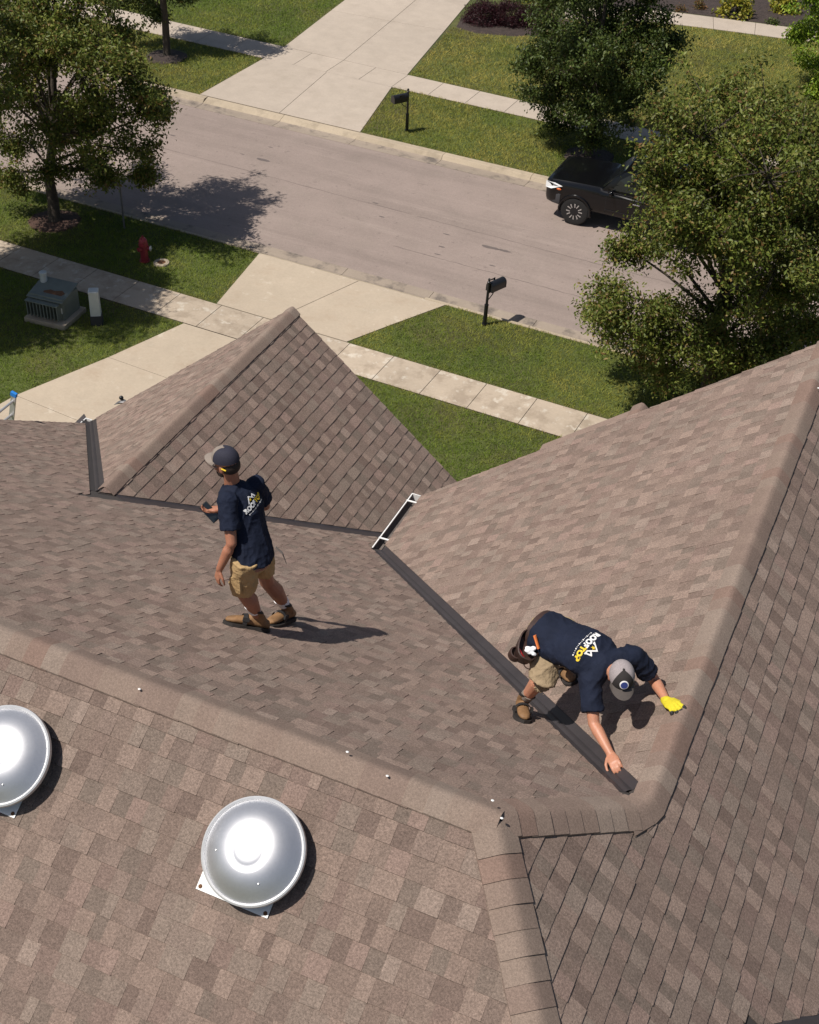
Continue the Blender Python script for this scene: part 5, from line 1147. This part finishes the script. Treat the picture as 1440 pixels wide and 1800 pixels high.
# ------------------------------------------------------------------ the walking man
J = {'la': G3(-4.333, 6.581, 9.616), 'lk': G3(-4.365, 6.46, 9.99), 'lh': G3(-4.32, 6.43, 10.36), 'ra': G3(-4.364, 6.996, 9.401), 'rk': G3(-4.393, 6.791, 9.826), 'rh': G3(-4.325, 6.63, 10.27),
     'pel': G3(-4.328, 6.535, 10.354), 'chest': G3(-4.466, 6.65, 10.634), 'neck': G3(-4.582, 6.689, 10.815), 'head': G3(-4.61, 6.67, 11.0), 'ls': G3(-4.515, 6.515, 10.79), 'le': G3(-4.4, 6.37, 10.53), 'lw': G3(-4.472, 6.296, 10.305),
     'rs': G3(-4.474, 6.842, 10.73), 're': G3(-4.47, 6.96, 10.45), 'rw': at_depth(389, 893, 10.42)}
N1 = H2W(nrm('P1')); base = hitw('P1', 445, 1103); off = base
J['ra'] = J['ra'] + CR * 0.05; J['rk'] = J['rk'] + CR * 0.015; J['lk'] = J['lk'] - CR * 0.02; J['la'] = J['la'] - N1 * ((J['la'] - base) @ N1 - 0.11); J['ra'] = J['ra'] - N1 * ((J['ra'] - base) @ N1 - 0.13)
man = thing('person', base, 'man in navy T-shirt and khaki shorts walking down the slope looking at a phone', 'person')
sp = unit(J['neck'] - J['pel']); rv = unit(J['rs'] - J['ls'] + G3(0, 0, 0.05)); rv = unit(rv - sp * (rv @ sp)); fv = np.cross(sp, rv)
hp = unit(J['rh'] - J['lh']); hp = unit(hp + G3(0, 0, 0.25))
hf = unit(np.cross(G3(0, 0, 1), hp))
b = MB(); hd = J['head']; f, u, r_ = head(b, hd, G3(-0.98, 0.05, -0.14), G3(-0.14, -0.02, 1)); limb(b, [hd - u * 0.06 - f * 0.025, J['neck'] - sp * 0.02], [0.056, 0.062], 12)
b.loft([(J['pel'] - sp * 0.1, hp * 0.14, hf * 0.1), (J['pel'] + sp * 0.05, rv * 0.14, fv * 0.1), (J['chest'], rv * 0.155, fv * 0.1), (J['chest'] + sp * 0.12, rv * 0.14, fv * 0.085), (J['neck'], rv * 0.06, fv * 0.055)], 14)
for s_, e_, w_ in (('ls', 'le', 'lw'), ('rs', 're', 'rw')):
    limb(b, [J[s_], (J[s_] + J[e_]) / 2, J[e_], J[e_] * 0.72 + J[w_] * 0.28, J[w_]], [0.056, 0.05, 0.041, 0.043, 0.028])
hand(b, J['lw'], unit(J['lw'] - J['le']) + G3(0.12, 0.0, -0.25), G3(0.45, 0.75, 0.1), 1, 0.45)
ph = at_depth(366, 897, depth_of(J['rw']) - 0.0)
hand(b, J['rw'], unit(ph - J['rw']), G3(-0.25, -0.2, 0.9), -1, 0.5, thumb_in=0.5)
for h_, k_, a_ in (('lh', 'lk', 'la'), ('rh', 'rk', 'ra')):
    d_ = unit(J[a_] - J[k_]); bk = unit(np.cross(np.cross(d_, -f), d_)) * -1
    limb(b, [J[h_], J[k_], J[k_] * 0.7 + J[a_] * 0.3 - f * 0.022, J[a_] + (J[k_] - J[a_]) * 0.22, J[a_]], [0.072, 0.06, 0.066, 0.046, 0.04])
body = b.remesh('body', MT['skin_tan'], man, 0.0065, 3, off)
face_bits(hd, f, u, r_, man, off)
b = MB(); b.loft([(J['pel'] - sp * 0.06, hp * 0.182, hf * 0.136), (J['pel'] + sp * 0.03, rv * 0.178, fv * 0.132), (J['pel'] + (J['chest'] - J['pel']) * 0.55, rv * 0.165, fv * 0.118), (J['chest'], rv * 0.185, fv * 0.125), (J['chest'] + (J['neck'] - J['chest']) * 0.55, rv * 0.185, fv * 0.112), (J['neck'] - sp * 0.035, rv * 0.14, fv * 0.085), (J['neck'] - sp * 0.005, rv * 0.078, fv * 0.074)], 24)
for s_, e_ in (('ls', 'le'), ('rs', 're')):
    d = J[e_] - J[s_]; b.tube([J[s_] * 0.8 + J['chest'] * 0.2, J[s_], J[s_] + d * 0.3, J[s_] + d * 0.7], [0.08, 0.079, 0.075, 0.08], 16); b.ellipsoid(J[s_], (0.077, 0, 0), (0, 0.077, 0), (0, 0, 0.077))
shirt = b.remesh('shirt', MT['navy'], man, 0.0085, 4, off, 0.009, (0.1, 0.5, 0.8))
shirt_print(shirt, off, J['chest'] + sp * 0.02 - fv * 0.05 + rv * 0.02, unit(rv + 0.4 * sp), unit(sp - 0.4 * rv), -fv, bvh_of(shirt), 0.78)
MB().loft([(J['neck'] - sp * 0.012, rv * 0.082, fv * 0.078), (J['neck'] + sp * 0.004, rv * 0.077, fv * 0.073)], 20, cap=False).build('collar', MT['navy'], shirt, off=off, smooth=True)
b = MB(); b.loft([(J['pel'] + sp * 0.02, rv * 0.162, fv * 0.118), (J['pel'] - G3(0, 0, 0.06), hp * 0.172, hf * 0.128), (J['pel'] - G3(0, 0, 0.14), hp * 0.165, hf * 0.12)], 20)
for h_, k_, t_ in (('lh', 'lk', 0.9), ('rh', 'rk', 0.58)):
    d = J[k_] - J[h_]; q_ = 0.0 if h_ == 'lh' else 0.014; b.tube([J[h_] + G3(0, 0, 0.02), J[h_] + d * 0.3, J[h_] + d * t_], [0.112 - q_, 0.11 - q_, 0.104 - q_], 18)
sho = b.remesh('shorts', MT['khaki'], man, 0.009, 4, off, 0.012, (0.5, 0.3, 0.6))
lp = J['lh'] * 0.45 + J['lk'] * 0.55; od = unit(-CF + G3(-0.4, 0, 0)); od = unit(od - G3(0, 0, od[2]))
xa = np.cross(G3(0, 0, 1), od)
MB().loft([(lp + od * 0.097, xa * 0.055, G3(0, 0, 0.075)), (lp + od * 0.115, xa * 0.05, G3(0, 0, 0.07))], 24, ex=6).build('cargo_pocket', MT['khaki'], sho, off=off, smooth=True)
MB().tube([J['pel'] + rv * 0.14 - fv * 0.11 + G3(0, 0, -0.02), J['pel'] + rv * 0.17 - fv * 0.16 + G3(0, 0, -0.1), J['pel'] + rv * 0.19 - fv * 0.18 + G3(0, 0, -0.22)], [0.018, 0.015, 0.006], 6, flat=0.3).build('hanging_strap', MT['capgrey'], man, off=off)
for a_, k_, tp, hl in (('la', 'lk', (405, 1094), (466, 1106)), ('ra', 'rk', (484, 1100), (530, 1094))):
    fw = hitw('P1', *tp) - hitw('P1', *hl); su = unit(J[k_] - J[a_])
    MB().tube([J[a_] + su * 0.1, J[a_] + su * 0.15, J[a_] + su * 0.2], [0.05, 0.054, 0.0545], 16).build('sock', MT['sock'], man, off=off, smooth=True)
    boot(man, off, J[a_], fw, N1 if a_ == 'la' else unit(N1 + 0.12 * unit(fw)), su)
cap_hat(hd, f, u, r_, man, off, MT['capnavy'], MT['capgrey'], MT['capgrey'])
b = MB(); b.ellipsoid(hd - f * 0.03 - u * 0.005, r_ * 0.079, f * 0.088, u * 0.075, 16, 10); b.build('hair', MT['hair'], man, off=off, smooth=True)
b = MB(); b.ellipsoid(hd + f * 0.034 - u * 0.075, r_ * 0.06, f * 0.058, u * 0.045, 16, 10); b.ellipsoid(hd + f * 0.055 - u * 0.1, r_ * 0.034, f * 0.034, u * 0.024); b.build('beard', MT['hair'], man, off=off, smooth=True)
gl = MB()
for s in (-1, 1): gl.ellipsoid(hd + f * 0.094 + r_ * s * 0.034 + u * 0.004, r_ * 0.03, f * 0.008, u * 0.019, 12, 8)
gl.tube([hd + f * 0.1 - r_ * 0.01, hd + f * 0.1 + r_ * 0.01], 0.004, 6); g_ = gl.build('sunglasses', MT['black'], man, off=off, smooth=True)
for s in (-1, 1):
    MB().tube([hd + f * 0.09 + r_ * s * 0.065 + u * 0.008, hd + f * 0.02 + r_ * s * 0.084 + u * 0.006], 0.004, 6).build('temple_arm', MT['black'], g_, off=off)
    MB().tube([hd - f * 0.022 + r_ * s * 0.089 + u * 0.012, hd - f * 0.06 + r_ * s * 0.085 + u * 0.0], 0.006, 6).build('temple_tip', MT['pyellow'], g_, off=off)
# phone held out in front
px0 = unit(CR * 0.68 + CD * 0.73 + CF * 0.1); pz0 = -CF * 0.7 + CR * -0.4 + CD * -0.3; pz0 = unit(pz0 - px0 * (pz0 @ px0)); py0 = np.cross(pz0, px0); pc = ph + px0 * 0.02
tph = thing('phone', pc, 'black mobile phone held by the walking man', 'phone')
Fp = lambda p: px0 * p[0] + py0 * p[1] + pz0 * p[2]
MB().box((-0.085, -0.04, -0.006), (0.085, 0.04, 0.006), Fp).build('case', MT['webbing'], tph, bevel=0.004)
MB().box((-0.078, -0.035, 0.0063), (0.078, 0.035, 0.008), Fp).build('screen', MT['glass'], tph)

# ------------------------------------------------------------------ the man bent over the valley
J = {'ra': G3(-2.163, 6.883, 9.542), 'rk': G3(-1.988, 6.751, 9.943), 'rh': at_z(957, 1132, 10.0), 'la': G3(-2.103, 7.534, 9.298), 'lk': G3(-1.98, 7.347, 9.66), 'lh': at_z(985, 1108, 10.1),
     'pel': at_z(968, 1118, 10.12), 'neck': at_z(1074, 1172, 10.22), 'head': at_z(1092, 1193, 10.29), 'rs': at_z(1038, 1200, 10.12), 're': at_z(1044, 1272, 9.93), 'rw': G3(-1.321, 6.343, 9.874), 'ls': at_z(1116, 1153, 10.25), 'le': at_z(1150, 1195, 10.01), 'lw': G3(-1.101, 6.846, 10.046)}
N4 = H2W(nrm('P4')); base = hitw('P1', 920, 1253); off = base
N1 = H2W(nrm('P1')); J['ra'] = J['ra'] - N1 * ((J['ra'] - base) @ N1 - 0.11); q0 = hitw('P4', 985, 1183); J['la'] = J['la'] - N4 * ((J['la'] - q0) @ N4 - 0.11)
man2 = thing('person', base, 'man in navy T-shirt and grey cap bent over the valley flashing with one yellow glove', 'person')
sp = unit(J['neck'] - J['pel']); rv = unit(J['rs'] - J['ls']); rv = unit(rv - sp * (rv @ sp)); fv = np.cross(sp, rv); bk = -fv
J['chest'] = J['pel'] * 0.42 + J['neck'] * 0.58 + bk * 0.035
hf = unit(G3(0.33, -0.71, 0.0)); cu_ = -CF
b = MB(); hd = J['head']; f, u, r_ = head(b, hd, CD * 0.87 - CF * 0.5, -CF * 0.87 - CD * 0.5)
limb(b, [hd - u * 0.06 - f * 0.03, J['neck'] + fv * 0.01], [0.056, 0.064], 12)
b.loft([(J['pel'] - sp * 0.12, rv * 0.13, fv * 0.1), (J['pel'], rv * 0.14, fv * 0.11), (J['chest'], rv * 0.155, fv * 0.105), (J['neck'] - sp * 0.08, rv * 0.14, fv * 0.085), (J['neck'], rv * 0.06, fv * 0.055)], 14)
limb(b, [J['rs'], (J['rs'] + J['re']) / 2, J['re'], J['re'] * 0.72 + J['rw'] * 0.28, J['rw']], [0.058, 0.051, 0.042, 0.044, 0.029])
limb(b, [J['ls'], (J['ls'] + J['le']) / 2, J['le'], J['le'] * 0.72 + J['lw'] * 0.28, J['lw']], [0.058, 0.051, 0.042, 0.044, 0.029])
hd_r = unit(hitw('P4', 1092, 1362) + N4 * 0.03 - J['rw']); hand(b, J['rw'], hd_r, -N4 + CD * 0.2, -1, 0.42, 1.1, thumb_in=0.4)
for h_, k_, a_ in (('lh', 'lk', 'la'), ('rh', 'rk', 'ra')):
    d_ = unit(J[a_] - J[k_]); limb(b, [J[h_], J[k_], J[k_] * 0.7 + J[a_] * 0.3 - hf * 0.02, J[a_] + (J[k_] - J[a_]) * 0.22, J[a_]], [0.08, 0.053, 0.062, 0.045, 0.04])
b.remesh('body', MT['skin'], man2, 0.0065, 3, off)
face_bits(hd, f, u, r_, man2, off)
b = MB(); b.loft([(J['pel'] - sp * 0.085, rv * 0.186, fv * 0.14), (J['pel'] + sp * 0.02, rv * 0.186, fv * 0.138), (J['pel'] + sp * 0.14, rv * 0.18, fv * 0.13), (J['chest'] - sp * 0.05, rv * 0.182, fv * 0.125), (J['chest'] + sp * 0.08, rv * 0.19, fv * 0.118), (J['neck'] - sp * 0.085, rv * 0.175, fv * 0.1), (J['neck'] - sp * 0.03, rv * 0.13, fv * 0.085), (J['neck'], rv * 0.08, fv * 0.075)], 24)
for s_, e_ in (('ls', 'le'), ('rs', 're')):
    d = J[e_] - J[s_]; b.tube([J[s_] * 0.8 + J['chest'] * 0.2, J[s_], J[s_] + d * 0.3, J[s_] + d * 0.72], [0.085, 0.08, 0.077, 0.082], 16); b.ellipsoid(J[s_], (0.078, 0, 0), (0, 0.078, 0), (0, 0, 0.078))
b.tube([J['rs'], J['neck'] - sp * 0.05 + bk * 0.01, J['ls']], [0.08, 0.092, 0.08], 16)
shirt = b.remesh('shirt', MT['navy'], man2, 0.0085, 4, off, 0.008, rv + sp * 0.3)
shirt_print(shirt, off, J['chest'] + sp * 0.045 + rv * 0.01, rv, sp, unit(bk), bvh_of(shirt), 0.9)
b = MB(); b.loft([(J['pel'] + sp * 0.02, rv * 0.145, fv * 0.1), (J['pel'] - sp * 0.07, rv * 0.165, fv * 0.118), (J['pel'] - sp * 0.15, rv * 0.14, fv * 0.11)], 20)
for h_, k_ in (('lh', 'lk'), ('rh', 'rk')):
    d = J[k_] - J[h_]; e_ = unit(J[k_.replace('k', 'a')] - J[k_]); b.tube([J[h_] - d * 0.05, J[h_] + d * 0.35, J[h_] + d * 0.8, J[h_] + d * 1.03 + e_ * 0.03, J[k_] + e_ * 0.1], [0.12, 0.116, 0.108, 0.108, 0.104], 18)
b.remesh('shorts', MT['khaki2'], man2, 0.009, 4, off, 0.012, (0.5, 0.3, 0.6))
for a_, k_, pl, tp, hl in (('ra', 'rk', 'P1', (926, 1258), (913, 1226)), ('la', 'lk', 'P4', (1010, 1196), (982, 1172))):
    Nn = H2W(nrm(pl)); fw = hitw(pl, *tp) - hitw(pl, *hl); su = unit(J[k_] - J[a_]); q0 = hitw(pl, 920, 1253) if pl == 'P1' else hitw('P4', 985, 1183)
    MB().tube([J[a_] + su * 0.09, J[a_] + su * 0.145], [0.05, 0.05], 16).build('sock', MT['capgrey'], man2, off=off, smooth=True)
    boot(man2, off, J[a_], fw, Nn, su)
cap_hat(hd, f, u, r_, man2, off, MT['capmesh'], MT['capdark'], MT['capbrim'], patch=True)
b = MB(); b.ellipsoid(hd - f * 0.03 - u * 0.01, r_ * 0.079, f * 0.088, u * 0.07, 16, 10); b.build('hair', MT['hair'], man2, off=off, smooth=True)
# knit glove with dark coated fingers
b = MB(); tips = MB(); gd = unit(hitw('P4', 1196, 1252) + N4 * 0.05 - J['lw'])
hand(b, J['lw'] + gd * 0.005, gd, -N4 + CD * 0.55, 1, 0.55, 1.2, 1.2, 0.3, tips, 0.6)
b.tube([J['lw'] - gd * 0.035, J['lw'] + gd * 0.02], [0.035, 0.036], 14)
glv = b.remesh('glove', MT['glove'], man2, 0.006, 3, off)
tips.build('finger_coating', MT['webbing'], glv, off=off, smooth=True)
# tool belt on his right hip
belt = MB().loft([(J['pel'] - sp * 0.125, rv * 0.174, fv * 0.13), (J['pel'] - sp * 0.08, rv * 0.178, fv * 0.134)], 28, cap=False).build('tool_belt', MT['leather'], man2, off=off, smooth=True)
pp = at_depth(931, 1133, depth_of(J['rh']) - 0.2); on = unit(-CF * 0.7 + CR * 0.25 + CD * -0.45); a1 = unit(CD * 0.85 - CR * 0.35 - on * ((CD * 0.85 - CR * 0.35) @ on)); a2 = np.cross(on, a1)
def pouch(c, ha, hb_w, dp, nm):
    b = MB(); R_ = [(c - on * dp, a1 * ha * 0.55, a2 * hb_w * 0.5), (c - on * dp * 0.8, a1 * ha * 0.85, a2 * hb_w * 0.85), (c, a1 * ha, a2 * hb_w), (c + on * 0.004, a1 * ha * 0.93, a2 * hb_w * 0.9), (c - on * dp * 0.35, a1 * ha * 0.85, a2 * hb_w * 0.8)]
    b.loft(R_, 22, ex=2.6); return b.build(nm, MT['leather'], belt, off=off, smooth=True)
pouch(pp, 0.13, 0.085, 0.14, 'pouch'); pouch(pp + a2 * 0.035 + a1 * -0.12 + on * 0.005, 0.085, 0.06, 0.12, 'pouch')
q = at_depth(908, 1148, depth_of(pp) + 0.02); MB().lathe([(0.03, -0.06), (0.05, -0.05), (0.054, 0.0), (0.05, 0.012), (0.042, 0.014), (0.038, -0.01), (0.01, -0.02)], 22, q, (a1, a2, on)).build('side_pocket', MT['leather'], belt, off=off, smooth=True)
e1, e2 = at_depth(940, 1117, depth_of(pp) - 0.06), at_depth(947, 1140, depth_of(pp) - 0.05)
MB().tube([e1, e2], [0.016, 0.014], 8, flat=0.6).build('marker', MT['orange'], belt, off=off)
b = MB()
rs = random.Random(4)
for k in range(9): c = at_depth(933 + rs.uniform(-7, 7), 1145 + rs.uniform(-7, 7), depth_of(pp) - 0.03 - 0.02 * rs.random()); b.ellipsoid(c, (0.016 + 0.01 * rs.random(), 0, 0), (0, 0.018, 0), (0, 0, 0.013), 8, 6)
b.remesh('rag', MT['sock'], belt, 0.005, 1, off)
MB().tube([at_depth(912, 1140, depth_of(pp) - 0.02), at_depth(917, 1150, depth_of(pp) - 0.03), at_depth(921, 1155, depth_of(pp) - 0.02)], 0.009, 7).build('red_cord', MT['red'], belt, off=off)
pts = [at_depth(920 + 11 - 11 * math.cos(q), 1163 + 13 * math.sin(q), depth_of(pp) + 0.02) for q in np.linspace(0, math.pi, 10)]
MB().tube(pts, 0.0045, 6).build('hammer_loop', MT['leather'], belt, off=off)
